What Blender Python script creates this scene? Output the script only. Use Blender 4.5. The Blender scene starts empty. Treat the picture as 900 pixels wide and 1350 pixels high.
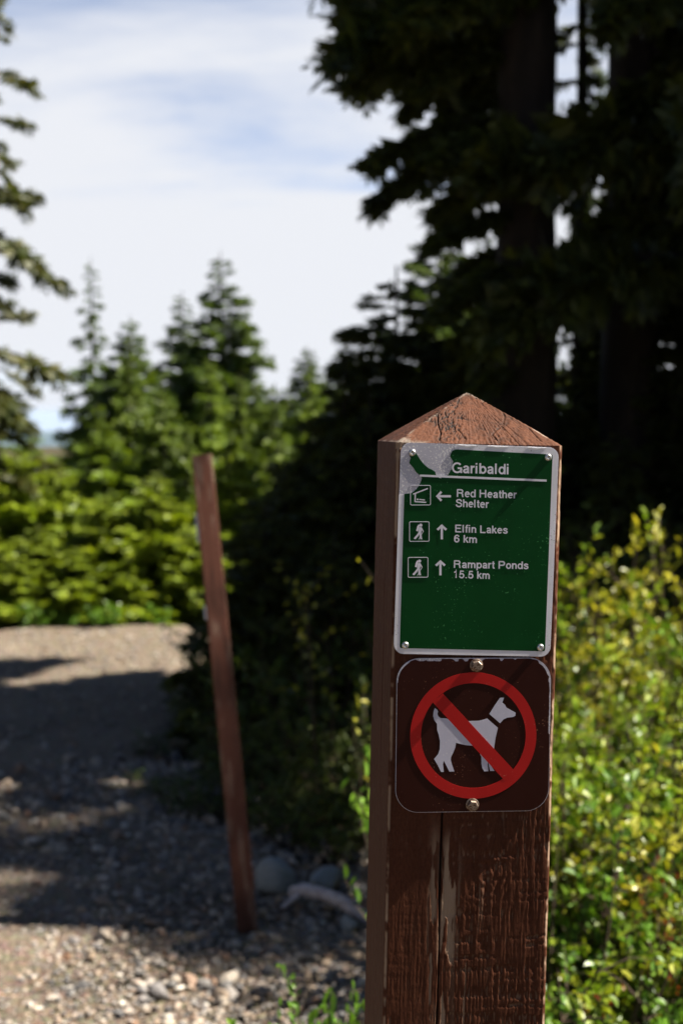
import bpy, bmesh, math
import numpy as np
from mathutils import Matrix, Vector
from mathutils.geometry import tessellate_polygon

S = bpy.context.scene
C = S.collection
rad = math.radians

# ------------------------------------------------------------------ camera
EYE = 1.45
PITCH = rad(3.97)
FPX = 1875.0                      # focal length in pixels of the 900 x 1350 frame (50 mm on 36 mm)
cam_d = bpy.data.cameras.new('camera')
cam_d.sensor_fit = 'VERTICAL'
cam_d.sensor_height = 36.0
cam_d.lens = 50.0
cam_d.clip_start = 0.05
cam_d.clip_end = 40000.0
cam_d.dof.use_dof = True
cam_d.dof.focus_distance = 1.185
cam_d.dof.aperture_fstop = 6.8
cam_d.dof.aperture_blades = 0
cam = bpy.data.objects.new('camera', cam_d)
C.objects.link(cam)
cam.location = (0, 0, EYE)
cam.rotation_euler = (rad(90) - PITCH, 0, 0)
S.camera = cam

# ------------------------------------------------------------------ light
SUN_EL = rad(49)
SUN_XY = (1.0, 0.055)              # where the sun stands: to the right of the camera, a touch ahead
sun_az = math.atan2(SUN_XY[0], SUN_XY[1])    # clockwise from +Y
W = bpy.data.worlds.new('World')
S.world = W
W.use_nodes = True
nt = W.node_tree
nt.nodes.clear()
N = nt.nodes.new
L = nt.links.new
out = N('ShaderNodeOutputWorld')
bg = N('ShaderNodeBackground')
bg.inputs['Strength'].default_value = 0.05
sky = N('ShaderNodeTexSky')
sky.sky_type = 'NISHITA'
sky.sun_disc = False
sky.sun_elevation = SUN_EL
sky.sun_rotation = sun_az
sky.altitude = 1400
sky.air_density = 0.55
sky.dust_density = 0.3
sky.ozone_density = 1.2
tc = N('ShaderNodeTexCoord')
sep = N('ShaderNodeSeparateXYZ')
L(tc.outputs['Generated'], sep.inputs[0])
def wmath(op, a, b=None, clamp=False):
    n = N('ShaderNodeMath'); n.operation = op; n.use_clamp = clamp
    for i, v in enumerate((a, b)):
        if v is None: continue
        if isinstance(v, (int, float)): n.inputs[i].default_value = v
        else: L(v, n.inputs[i])
    return n.outputs[0]
zc = wmath('MAXIMUM', sep.outputs['Z'], 0.0)
den = wmath('ADD', zc, 0.16)
cx = wmath('DIVIDE', sep.outputs['X'], den)
cy = wmath('DIVIDE', sep.outputs['Y'], den)
comb = N('ShaderNodeCombineXYZ')
L(wmath('MULTIPLY', cx, 0.55), comb.inputs[0]); L(wmath('MULTIPLY', cy, 0.9), comb.inputs[1])
rot = N('ShaderNodeMapping'); rot.inputs['Rotation'].default_value = (0, 0, rad(14)); rot.inputs['Location'].default_value = (3.1, 1.7, 0)
L(comb.outputs[0], rot.inputs['Vector'])
ns = N('ShaderNodeTexNoise'); ns.inputs['Scale'].default_value = 1.25; ns.inputs['Detail'].default_value = 6; ns.inputs['Roughness'].default_value = 0.55; ns.inputs['Distortion'].default_value = 0.6
L(rot.outputs[0], ns.inputs['Vector'])
# thin cloud veil: closed near the horizon, torn open higher up
veil = N('ShaderNodeMapRange'); veil.interpolation_type = 'SMOOTHSTEP'
veil.inputs['From Min'].default_value = 0.06; veil.inputs['From Max'].default_value = 0.40
veil.inputs['To Min'].default_value = 0.34; veil.inputs['To Max'].default_value = -0.2
L(sep.outputs['Z'], veil.inputs['Value'])
torn = N('ShaderNodeMapRange'); torn.interpolation_type = 'SMOOTHSTEP'
torn.inputs['From Min'].default_value = 0.39; torn.inputs['From Max'].default_value = 0.74
L(wmath('ADD', ns.outputs['Fac'], veil.outputs[0]), torn.inputs['Value'])
mixc = N('ShaderNodeMix'); mixc.data_type = 'RGBA'
L(torn.outputs[0], mixc.inputs['Factor'])
L(sky.outputs[0], mixc.inputs[6])
mixc.inputs[7].default_value = (4.25, 4.36, 4.62, 1)
L(mixc.outputs[2], bg.inputs['Color'])
L(bg.outputs[0], out.inputs['Surface'])

sun_d = bpy.data.lights.new('sun', 'SUN')
sun_d.energy = 5.0
sun_d.angle = rad(0.53)
sun_d.color = (1.0, 0.93, 0.82)
sun = bpy.data.objects.new('sun', sun_d)
C.objects.link(sun)
sv = Vector((math.sin(sun_az) * math.cos(SUN_EL), math.cos(sun_az) * math.cos(SUN_EL), math.sin(SUN_EL)))
sun.rotation_euler = sv.to_track_quat('Z', 'Y').to_euler()
sun.location = (20, 0, 25)

S.view_settings.view_transform = 'Standard'
S.view_settings.look = 'None'
S.view_settings.exposure = 2.0
S.view_settings.gamma = 1.0
S.view_settings.use_curve_mapping = False
S.render.engine = 'CYCLES'
S.cycles.use_denoising = True
S.cycles.max_bounces = 6
S.cycles.diffuse_bounces = 3
S.cycles.transmission_bounces = 4
S.cycles.transparent_max_bounces = 4

# ------------------------------------------------------------------ helpers
def at(px, py, D):
    """the point at distance D (along the ground, from the camera) seen at a pixel of the photograph"""
    u, v = (px - 450) / FPX, -(py - 675) / FPX
    x, y, z = u, math.cos(PITCH) + math.sin(PITCH) * v, -math.sin(PITCH) + math.cos(PITCH) * v
    t = D / y
    return Vector((x * t, D, EYE + z * t))
def gx(px, D):
    return (px - 450) / FPX * D

def tag(o, label=None, cat=None, group=None, kind=None):
    if label: o['label'] = label
    if cat: o['category'] = cat
    if group: o['group'] = group
    if kind: o['kind'] = kind
    return o

def mesh(name, V, F, mat=None, smooth=False):
    V = np.asarray(V, dtype=np.float32).reshape(-1, 3)
    F = np.asarray(F, dtype=np.int32)
    n, k = F.shape
    me = bpy.data.meshes.new(name)
    me.vertices.add(len(V)); me.vertices.foreach_set('co', V.ravel())
    me.loops.add(n * k); me.loops.foreach_set('vertex_index', F.ravel())
    me.polygons.add(n); me.polygons.foreach_set('loop_start', np.arange(0, n * k, k, dtype=np.int32))
    me.polygons.foreach_set('use_smooth', np.full(n, smooth, dtype=bool))
    me.update(calc_edges=True)
    if mat: me.materials.append(mat)
    return me

def link(name, me, parent=None):
    o = bpy.data.objects.new(name, me)
    C.objects.link(o)
    if parent: o.parent = parent
    return o

def empty(name, loc=(0, 0, 0), rz=0.0, sc=1.0):
    o = bpy.data.objects.new(name, None)
    o.empty_display_size = 0.2
    C.objects.link(o)
    o.location = loc; o.rotation_euler = (0, 0, rz)
    o.scale = (sc, sc, sc) if isinstance(sc, (int, float)) else sc
    return o

def vnoise(x, y, seed=0):
    """smooth value noise on numpy arrays, 0..1"""
    x = np.asarray(x, float); y = np.asarray(y, float)
    xi = np.floor(x).astype(np.int64); yi = np.floor(y).astype(np.int64)
    fx = x - xi; fy = y - yi
    fx = fx * fx * (3 - 2 * fx); fy = fy * fy * (3 - 2 * fy)
    def h(a, b):
        n = (a * 374761393 + b * 668265263 + seed * 1442695041) & 0xFFFFFFFF
        n = ((n ^ (n >> 13)) * 1274126177) & 0xFFFFFFFF
        n = n ^ (n >> 16)
        return (n & 0xFFFF) / 65535.0
    a, b, c, d = h(xi, yi), h(xi + 1, yi), h(xi, yi + 1), h(xi + 1, yi + 1)
    return (a * (1 - fx) + b * fx) * (1 - fy) + (c * (1 - fx) + d * fx) * fy
def fbm(x, y, seed=0, o=4):
    s, a, t = 0, 1.0, 0
    for i in range(o):
        s = s + a * vnoise(x * 2 ** i, y * 2 ** i, seed + i * 17); t += a; a *= 0.55
    return s / t
def sstep(a, b, x):
    t = np.clip((x - a) / (b - a), 0, 1)
    return t * t * (3 - 2 * t)

def tube(P, R, k=6, cap=True):
    """tapered tube along points P with radii R; returns V, F(quads)"""
    P = np.asarray(P, float); R = np.asarray(R, float)
    T = np.gradient(P, axis=0); T /= np.linalg.norm(T, axis=1)[:, None] + 1e-9
    up = np.where(np.abs(T[:, 2:3]) > 0.9, np.array([[1.0, 0, 0]]), np.array([[0, 0, 1.0]]))
    A = np.cross(T, up); A /= np.linalg.norm(A, axis=1)[:, None] + 1e-9
    B = np.cross(T, A)
    th = np.arange(k) / k * 2 * math.pi
    V = P[:, None] + R[:, None, None] * (A[:, None] * np.cos(th)[None, :, None] + B[:, None] * np.sin(th)[None, :, None])
    n = len(P)
    i = np.arange(n - 1)[:, None] * k; j = np.arange(k)[None]; j2 = (j + 1) % k
    F = np.stack([i + j, i + j2, i + k + j2, i + k + j], -1).reshape(-1, 4)
    return V.reshape(-1, 3), F

class Acc:
    def __init__(s): s.V, s.F, s.n = [], [], 0
    def add(s, V, F):
        s.V.append(V); s.F.append(F + s.n); s.n += len(V)
    def get(s): return np.concatenate(s.V), np.concatenate(s.F)

# ------------------------------------------------------------------ materials
def mat_new(name):
    m = bpy.data.materials.new(name); m.use_nodes = True
    m.node_tree.nodes.clear()
    return m, m.node_tree
def ramp(nt, fac, stops, interp='LINEAR'):
    r = nt.nodes.new('ShaderNodeValToRGB'); r.color_ramp.interpolation = interp
    e = r.color_ramp.elements
    while len(e) < len(stops): e.new(0.5)
    for q, (p, c) in zip(e, stops): q.position = p; q.color = (*c, 1)
    nt.links.new(fac, r.inputs[0])
    return r.outputs[0]
def noise(nt, scale, detail=4, rough=0.55, vec=None, coord='Object', stretch=None):
    n = nt.nodes.new('ShaderNodeTexNoise'); n.inputs['Scale'].default_value = scale
    n.inputs['Detail'].default_value = detail; n.inputs['Roughness'].default_value = rough
    if vec is None:
        t = nt.nodes.new('ShaderNodeTexCoord'); vec = t.outputs[coord]
    if stretch:
        mp = nt.nodes.new('ShaderNodeMapping'); mp.inputs['Scale'].default_value = stretch
        nt.links.new(vec, mp.inputs['Vector']); vec = mp.outputs[0]
    nt.links.new(vec, n.inputs['Vector'])
    return n.outputs['Fac']
def mixrgb(nt, fac, a, b, mode='MIX'):
    m = nt.nodes.new('ShaderNodeMix'); m.data_type = 'RGBA'; m.blend_type = mode
    for idx, v in ((0, fac), (6, a), (7, b)):
        if isinstance(v, (int, float)): m.inputs[idx].default_value = v
        elif isinstance(v, tuple): m.inputs[idx].default_value = (*v, 1)
        else: nt.links.new(v, m.inputs[idx])
    return m.outputs[2]
def bump(nt, h, strength, dist):
    b = nt.nodes.new('ShaderNodeBump'); b.inputs['Strength'].default_value = strength; b.inputs['Distance'].default_value = dist
    nt.links.new(h, b.inputs['Height'])
    return b.outputs[0]
def principled(nt, col, rough=0.6, normal=None, metal=0.0, spec=0.5):
    p = nt.nodes.new('ShaderNodeBsdfPrincipled'); o = nt.nodes.new('ShaderNodeOutputMaterial')
    if isinstance(col, tuple): p.inputs['Base Color'].default_value = (*col, 1)
    else: nt.links.new(col, p.inputs['Base Color'])
    if isinstance(rough, (int, float)): p.inputs['Roughness'].default_value = rough
    else: nt.links.new(rough, p.inputs['Roughness'])
    p.inputs['Metallic'].default_value = metal
    p.inputs['Specular IOR Level'].default_value = spec
    if normal: nt.links.new(normal, p.inputs['Normal'])
    nt.links.new(p.outputs[0], o.inputs['Surface'])
    return p, o

def leaf_mat(name, stops, trans=0.35, rough=0.5, tint=(1.25, 1.2, 0.5), spec=0.3):
    """foliage: colour differs from leaf to leaf, light shines through"""
    m, nt = mat_new(name)
    g = nt.nodes.new('ShaderNodeNewGeometry')
    oi = nt.nodes.new('ShaderNodeObjectInfo')
    big = noise(nt, 3.0, 2)
    a = nt.nodes.new('ShaderNodeMath'); a.operation = 'MULTIPLY_ADD'; a.inputs[1].default_value = 0.55
    nt.links.new(g.outputs['Random Per Island'], a.inputs[0])
    b = nt.nodes.new('ShaderNodeMath'); b.operation = 'MULTIPLY_ADD'; b.inputs[1].default_value = 0.6; b.inputs[2].default_value = -0.1
    nt.links.new(big, b.inputs[0]); nt.links.new(b.outputs[0], a.inputs[2])
    col = ramp(nt, a.outputs[0], stops)
    hs = nt.nodes.new('ShaderNodeHueSaturation')
    v = nt.nodes.new('ShaderNodeMapRange'); v.inputs['To Min'].default_value = 0.8; v.inputs['To Max'].default_value = 1.2
    nt.links.new(oi.outputs['Random'], v.inputs['Value']); nt.links.new(v.outputs[0], hs.inputs['Value'])
    nt.links.new(col, hs.inputs['Color']); col = hs.outputs[0]
    p, o = principled(nt, col, rough, spec=spec)
    tr = nt.nodes.new('ShaderNodeBsdfTranslucent')
    nt.links.new(mixrgb(nt, 1.0, col, tint, 'MULTIPLY'), tr.inputs['Color'])
    mx = nt.nodes.new('ShaderNodeMixShader'); mx.inputs[0].default_value = trans
    nt.links.new(p.outputs[0], mx.inputs[1]); nt.links.new(tr.outputs[0], mx.inputs[2])
    nt.links.new(mx.outputs[0], o.inputs['Surface'])
    return m

M = {}
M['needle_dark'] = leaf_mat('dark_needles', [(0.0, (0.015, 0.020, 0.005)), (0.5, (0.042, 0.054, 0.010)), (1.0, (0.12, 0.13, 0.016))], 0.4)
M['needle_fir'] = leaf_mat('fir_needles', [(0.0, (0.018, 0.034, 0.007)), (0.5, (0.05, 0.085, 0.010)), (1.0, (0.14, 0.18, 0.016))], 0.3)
M['needle_gold_lit'] = leaf_mat('gold_lit_needles', [(0.0, (0.022, 0.034, 0.010)), (0.5, (0.055, 0.068, 0.016)), (1.0, (0.15, 0.12, 0.02))], 0.35)  # warm gold of the sunlight is put into the needle colour
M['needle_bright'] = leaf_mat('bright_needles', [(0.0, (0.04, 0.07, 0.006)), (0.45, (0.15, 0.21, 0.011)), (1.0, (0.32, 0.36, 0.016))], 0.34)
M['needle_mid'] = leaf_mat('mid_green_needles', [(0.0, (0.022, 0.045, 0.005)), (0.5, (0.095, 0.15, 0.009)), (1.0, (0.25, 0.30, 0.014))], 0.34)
M['leaf_bush'] = leaf_mat('blueberry_leaves', [(0.0, (0.035, 0.07, 0.008)), (0.35, (0.12, 0.20, 0.014)), (0.7, (0.25, 0.29, 0.022)), (0.88, (0.38, 0.34, 0.04)), (0.98, (0.30, 0.06, 0.02))], 0.3, 0.38)
M['leaf_yellow'] = leaf_mat('yellowing_leaves', [(0.0, (0.05, 0.075, 0.010)), (0.5, (0.28, 0.28, 0.025)), (1.0, (0.52, 0.43, 0.06))], 0.3, 0.38)
M['leaf_green'] = leaf_mat('green_leaves', [(0.0, (0.025, 0.06, 0.008)), (0.5, (0.09, 0.19, 0.016)), (1.0, (0.21, 0.31, 0.03))], 0.3, 0.38)
M['leaf_red'] = leaf_mat('autumn_leaves', [(0.0, (0.16, 0.04, 0.015)), (0.5, (0.30, 0.07, 0.02)), (1.0, (0.30, 0.16, 0.03))], 0.4, 0.4, (1.3, 0.9, 0.5))
M['leaf_shade'] = leaf_mat('shade_toned_leaves', [(0.0, (0.02, 0.034, 0.008)), (0.5, (0.055, 0.085, 0.014)), (1.0, (0.13, 0.15, 0.02))], 0.35, 0.45)  # darker copy of the green leaves, shade put into the colour

def simple_noise_mat(name, stops, scale, rough=0.85, bs=0.5, bd=0.01, stretch=None, detail=6):
    m, nt = mat_new(name)
    f = noise(nt, scale, detail, 0.6, stretch=stretch)
    principled(nt, ramp(nt, f, stops), rough, bump(nt, f, bs, bd), spec=0.3)
    return m
M['bark'] = simple_noise_mat('bark', [(0.3, (0.008, 0.006, 0.005)), (0.6, (0.022, 0.016, 0.012)), (0.8, (0.05, 0.038, 0.03))], 14, 0.9, 0.9, 0.02, (1, 1, 0.22))
M['twig'] = simple_noise_mat('twig_bark', [(0.3, (0.025, 0.016, 0.010)), (0.7, (0.075, 0.05, 0.03))], 30, 0.8)
M['driftwood'] = simple_noise_mat('driftwood', [(0.3, (0.26, 0.21, 0.20)), (0.7, (0.62, 0.54, 0.52))], 18, 0.8, 0.6, 0.008, (3, 3, 3))

def stone_mat(name, use_island):
    m, nt = mat_new(name)
    if use_island:
        g = nt.nodes.new('ShaderNodeNewGeometry'); r = g.outputs['Random Per Island']
    else:
        g = nt.nodes.new('ShaderNodeObjectInfo'); r = g.outputs['Random']
    base = ramp(nt, r, [(0.0, (0.08, 0.08, 0.085)), (0.22, (0.19, 0.18, 0.17)), (0.42, (0.28, 0.21, 0.145)), (0.56, (0.15, 0.145, 0.15)), (0.72, (0.38, 0.33, 0.27)), (0.86, (0.18, 0.10, 0.06)), (1.0, (0.48, 0.45, 0.40))])
    f = noise(nt, 40, 6)
    col = mixrgb(nt, 1.0, base, ramp(nt, f, [(0.25, (0.55, 0.55, 0.55)), (0.75, (1.15, 1.12, 1.08))]), 'MULTIPLY')
    principled(nt, col, 0.75, bump(nt, f, 0.5, 0.004), spec=0.35)
    return m
M['stone'] = stone_mat('stone', False)
M['gravel'] = stone_mat('gravel', True)
M['boulder'] = simple_noise_mat('boulder_rock', [(0.25, (0.10, 0.115, 0.12)), (0.5, (0.24, 0.26, 0.265)), (0.75, (0.42, 0.42, 0.40))], 16, 0.8, 0.6, 0.01)

# trail surface and forest floor
m, nt = mat_new('trail_gravel')
f1 = noise(nt, 1.3, 5); f2 = noise(nt, 45, 6, 0.7)
vo = nt.nodes.new('ShaderNodeTexVoronoi'); vo.inputs['Scale'].default_value = 55
t_ = nt.nodes.new('ShaderNodeTexCoord'); nt.links.new(t_.outputs['Object'], vo.inputs['Vector'])
col = mixrgb(nt, f1, (0.105, 0.080, 0.057), (0.225, 0.184, 0.138))
col = mixrgb(nt, 1.0, col, ramp(nt, f2, [(0.25, (0.5, 0.5, 0.5)), (0.7, (1.2, 1.18, 1.15))]), 'MULTIPLY')
col = mixrgb(nt, 0.25, col, mixrgb(nt, 1.0, col, vo.outputs['Color'], 'MULTIPLY'))
h = nt.nodes.new('ShaderNodeMath'); h.operation = 'SUBTRACT'
nt.links.new(f2, h.inputs[0]); nt.links.new(vo.outputs['Distance'], h.inputs[1])
principled(nt, col, 0.9, bump(nt, h.outputs[0], 0.9, 0.015), spec=0.2)
M['trail'] = m
m, nt = mat_new('forest_floor')
f1 = noise(nt, 0.9, 5); f2 = noise(nt, 22, 6, 0.7)
col = ramp(nt, f1, [(0.3, (0.028, 0.02, 0.013)), (0.55, (0.05, 0.042, 0.02)), (0.75, (0.045, 0.055, 0.018))])
col = mixrgb(nt, 1.0, col, ramp(nt, f2, [(0.25, (0.5, 0.5, 0.5)), (0.75, (1.4, 1.35, 1.3))]), 'MULTIPLY')
principled(nt, col, 0.95, bump(nt, f2, 0.9, 0.03), spec=0.15)
M['floor'] = m
M['far_forest'] = simple_noise_mat('far_forest', [(0.3, (0.015, 0.024, 0.012)), (0.7, (0.04, 0.055, 0.028))], 0.01, 0.95, 0.3, 10)

# painted, weathered post wood
def paint_mat(name, base_a, base_b, bare, fine=1.0):
    m, nt = mat_new(name)
    grain = noise(nt, 90, 6, 0.65, stretch=(1, 1, 0.09))
    speck = noise(nt, 500, 3, 0.6, stretch=(1, 1, 0.5))
    col = mixrgb(nt, grain, base_a, base_b)
    col = mixrgb(nt, 1.0, col, ramp(nt, speck, [(0.3, (0.72, 0.70, 0.68)), (0.7, (1.12, 1.12, 1.12))]), 'MULTIPLY')
    ap = nt.nodes.new('ShaderNodeAttribute'); ap.attribute_name = 'peel'
    ad = nt.nodes.new('ShaderNodeAttribute'); ad.attribute_name = 'dirt'
    barec = mixrgb(nt, grain, tuple(0.45 * c for c in bare), bare)
    col = mixrgb(nt, ap.outputs['Fac'], col, barec)
    col = mixrgb(nt, ad.outputs['Fac'], col, (0.012, 0.009, 0.008))
    b1 = bump(nt, grain, 0.35 * fine, 0.0012)
    b2 = nt.nodes.new('ShaderNodeBump'); b2.inputs['Strength'].default_value = 0.35 * fine; b2.inputs['Distance'].default_value = 0.0006
    nt.links.new(speck, b2.inputs['Height']); nt.links.new(b1, b2.inputs['Normal'])
    principled(nt, col, 0.7, b2.outputs[0], spec=0.08)
    return m
M['post'] = paint_mat('brown_painted_wood', (0.042, 0.0140, 0.0070), (0.09, 0.0315, 0.016), (0.36, 0.25, 0.17))
M['post_cap'] = paint_mat('weathered_painted_end_grain', (0.058, 0.0225, 0.0118), (0.112, 0.046, 0.0255), (0.25, 0.20, 0.16))
M['marker'] = paint_mat('red_brown_painted_wood', (0.072, 0.029, 0.019), (0.12, 0.050, 0.034), (0.28, 0.20, 0.15))

# sign materials
def sign_mat(name, col, rough=0.35, specks=None, var=0.06, metal=0.0, thr=0.735, spec=0.4):
    m, nt = mat_new(name)
    big = noise(nt, 24, 5, 0.65, stretch=(1, 1, 0.45))
    c = mixrgb(nt, big, tuple(v * (1 - var * 3) for v in col), tuple(v * (1 + var * 2.5) for v in col))
    if specks:
        s = noise(nt, 620, 2, 0.5)
        clump = noise(nt, 26, 3)
        ad = nt.nodes.new('ShaderNodeMath'); ad.operation = 'MULTIPLY_ADD'; ad.inputs[1].default_value = 0.45
        nt.links.new(clump, ad.inputs[0]); nt.links.new(s, ad.inputs[2])
        k = ramp(nt, ad.outputs[0], [(thr + 0.17, (0, 0, 0)), (min(0.999, thr + 0.22), (1, 1, 1))])
        c = mixrgb(nt, k, c, specks)
    rg = nt.nodes.new('ShaderNodeMapRange'); rg.inputs['To Min'].default_value = max(0.05, rough - 0.1); rg.inputs['To Max'].default_value = rough + 0.15
    nt.links.new(big, rg.inputs['Value'])
    principled(nt, c, rg.outputs[0], bump(nt, noise(nt, 60, 4), 0.08, 0.001), metal=metal, spec=spec)
    return m
M['alu'] = sign_mat('bare_sign_metal', (0.50, 0.48, 0.54), 0.42, (0.78, 0.75, 0.72), 0.1, 0.15, 0.63)
M['white_film'] = sign_mat('white_reflective_film', (0.72, 0.70, 0.73), 0.4, (0.40, 0.37, 0.36), 0.08)
M['lettering'] = sign_mat('white_lettering', (0.68, 0.66, 0.71), 0.4, None, 0.05)
M['green'] = sign_mat('green_film', (0.0012, 0.046, 0.008), 0.34, (0.06, 0.22, 0.08), 0.1, 0, 0.765, 0.12)
M['brown_film'] = sign_mat('brown_film', (0.028, 0.006, 0.0035), 0.36, (0.22, 0.10, 0.06), 0.08, 0, 0.77, 0.12)
M['red_film'] = sign_mat('red_film', (0.40, 0.007, 0.006), 0.4, (0.4, 0.12, 0.08), 0.06, 0, 0.78, 0.25)
M['dog_white'] = sign_mat('pale_film', (0.50, 0.48, 0.56), 0.4, (0.6, 0.58, 0.6), 0.05, 0, 0.72)
M['steel'] = sign_mat('screw_steel', (0.55, 0.54, 0.52), 0.3, None, 0.2, 1.0)
M['bolt'] = sign_mat('weathered_bolt', (0.24, 0.18, 0.14), 0.42, (0.10, 0.05, 0.03), 0.3, 0.8, 0.62)
M['tag_white'] = sign_mat('white_plate', (0.7, 0.7, 0.7), 0.4)

# ------------------------------------------------------------------ ground
def sinh_axis(a, b, n, k):
    u = np.linspace(-1, 1, n); s = np.sinh(k * u) / math.sinh(k)
    return np.where(s < 0, -s * a, s * b)
gxs = sinh_axis(-9000, 9000, 180, 8.5)
gys = sinh_axis(-3000, 14000, 200, 8.8) + 6
GX, GY = np.meshgrid(gxs, gys)
def ground_z(x, y):
    r = np.hypot(x, y - 5)
    z = (fbm(x * 0.7, y * 0.7, 3) - 0.5) * 0.12 * sstep(1, 4, np.abs(x + 1.5))
    z = z - 0.035 - 380 * sstep(35, 2200, r) + (fbm(x / 260, y / 260, 9) - 0.5) * 120 * sstep(120, 1500, r)
    bank = sstep(0.3, 1.6, x) * sstep(1.4, 2.6, y) * (1 - sstep(14, 24, r)) * 0.22
    return z + bank
GZ = ground_z(GX, GY)
idx = np.arange(GX.size).reshape(GX.shape)
GF = np.stack([idx[:-1, :-1], idx[:-1, 1:], idx[1:, 1:], idx[1:, :-1]], -1).reshape(-1, 4)
g = link('ground', mesh('ground', np.stack([GX, GY, GZ], -1).reshape(-1, 3), GF, M['floor'], True))
tag(g, kind='structure')

# far ridge across the valley
def ridge(name, D, x0, x1, h, base, seed, n=120):
    xs = np.linspace(x0, x1, n); rows = []
    prof = h * (0.55 + 0.9 * (fbm(xs / 1500, xs * 0 + seed, seed, 5) - 0.5))
    for t in np.linspace(0, 1, 14):
        zz = base + (prof - base) * t + (fbm(xs / 300, xs * 0 + t * 4, seed + 5) - 0.5) * 90 * math.sin(math.pi * t)
        rows.append(np.stack([xs, np.full(n, D + t * 1400.0), zz], -1))
    rows.append(np.stack([xs, np.full(n, D + 3600.0), np.full(n, float(base))], -1))
    V = np.concatenate(rows); ii = np.arange(len(rows) * n).reshape(len(rows), n)
    F = np.stack([ii[:-1, :-1], ii[:-1, 1:], ii[1:, 1:], ii[1:, :-1]], -1).reshape(-1, 4)
    return tag(link(name, mesh(name, V, F, M['far_forest'], True)), kind='structure')
ridge('mountain_ridge', 6500, -7000, 7000, -190, -700, 4)

# the trail: a gravel sheet that comes from the bottom of the picture and bends off to the left
def trail_right(y):
    pts = np.array([(-6, 0.55), (2.2, 0.5), (3.3, 0.34), (4.0, 0.2), (4.5, 0.08), (5.0, -0.35), (5.6, -0.58), (6.6, -0.68), (7.6, -0.74), (8.6, -0.72), (9.2, -0.76), (9.6, -0.95)])
    return np.interp(y, pts[:, 0], pts[:, 1])
ys = np.concatenate([np.linspace(-6, 3, 18), np.linspace(3.1, 9.6, 90)])
TV = []
nx = 70
for y in ys:
    xr = trail_right(y) + (vnoise(y * 3.0, 0.3, 5) - 0.5) * 0.16
    xl = -9.0 if y > 6 else -9 + (6 - y) * 0.62
    t = np.linspace(0, 1, nx) ** 0.6
    x = xl + (xr - xl) * t
    yy = y + (fbm(x * 0.8, x * 0, 6) - 0.5) * 0.5 * sstep(8.4, 9.6, y) - 0.25 * sstep(8.4, 9.6, y) * np.clip(-1.6 - x, 0, 3)
    z = 0.008 + (fbm(x * 2.2, yy * 2.2, 8) - 0.5) * 0.035 + (fbm(x * 9, yy * 9, 12) - 0.5) * 0.012
    z = np.where(t > 0.985, -0.05, z)
    TV.append(np.stack([x, yy, z], -1))
ii = np.arange(len(ys) * nx).reshape(len(ys), nx)
TF = np.stack([ii[:-1, :-1], ii[:-1, 1:], ii[1:, 1:], ii[1:, :-1]], -1).reshape(-1, 4)
trail = link('trail', mesh('trail', np.concatenate(TV), TF, M['trail'], True))
tag(trail, kind='structure')

# stones
rng = np.random.default_rng(11)
def stone_mesh(seed, sub=2, flat=0.62, name='stone'):
    bm = bmesh.new(); bmesh.ops.create_icosphere(bm, subdivisions=sub, radius=1)
    r = np.random.default_rng(seed)
    planes = [(Vector(r.normal(size=3)).normalized(), r.uniform(0.42, 0.78)) for _ in range(9)]
    e = (1, r.uniform(0.6, 0.9), flat * r.uniform(0.8, 1.15))
    for v in bm.verts:
        p = v.co.copy()
        for nrm, d in planes:
            k = p.dot(nrm)
            if k > d: p -= nrm * (k - d) * 0.95
        v.co = Vector((p.x * e[0], p.y * e[1], p.z * e[2]))
    V = np.array([v.co[:] for v in bm.verts]); F = np.array([[v.index for v in f.verts] for f in bm.faces])
    bm.free()
    return V, F
stone_me = []
for k in range(8):
    V, F = stone_mesh(40 + k)
    stone_me.append(mesh('stone', V, F, M['stone'], False))
peb = [stone_mesh(80 + k, 1) for k in range(6)]
n_st = 0
while n_st < 290:
    y = 3.2 + 2.9 * rng.random() ** 1.3
    xr = trail_right(y)
    x = xr + 0.05 - abs(rng.normal(0, 0.62))
    if x < -1.55 or rng.random() < 0.55 * sstep(3.75, 3.3, y) * sstep(-0.35, -0.8, x): continue
    s = 0.016 + 0.024 * rng.random() ** 1.8 + (0.03 * rng.random() if rng.random() < 0.08 else 0)
    o = link('stone', stone_me[n_st % 8], trail)
    o.location = (x, y, 0.008 + s * 0.18)
    o.rotation_euler = (rng.normal(0, 0.25), rng.normal(0, 0.25), rng.uniform(0, 6.28))
    o.scale = (s, s, s)
    n_st += 1
acc = Acc()
def pebbles(n, x0, x1, y0, y1, s0, s1, edge=None):
    for _ in range(n):
        y = rng.uniform(y0, y1)
        x = rng.uniform(x0, x1) if edge is None else trail_right(y) + 0.12 - abs(rng.normal(0, edge))
        if x > trail_right(y) + 0.12: continue
        s = s0 + (s1 - s0) * rng.random() ** 2
        V, F = peb[rng.integers(6)]
        a = rng.uniform(0, 6.28); ca, sa = math.cos(a), math.sin(a)
        P = V * s * np.array([1, 1, rng.uniform(0.7, 1.1)])
        P = np.stack([P[:, 0] * ca - P[:, 1] * sa + x, P[:, 0] * sa + P[:, 1] * ca + y, P[:, 2] + 0.008 + s * 0.2], -1)
        acc.add(P, F)
pebbles(9000, -1.5, 0.5, 3.0, 4.6, 0.005, 0.015)
pebbles(5000, -1.7, 0.5, 3.0, 5.8, 0.008, 0.024, 0.5)
pebbles(4600, -2.4, 0.4, 4.6, 9.4, 0.006, 0.022)
V, F = acc.get()
tag(link('gravel', mesh('gravel', V, F, M['gravel'], False), trail), kind='stuff')

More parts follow.
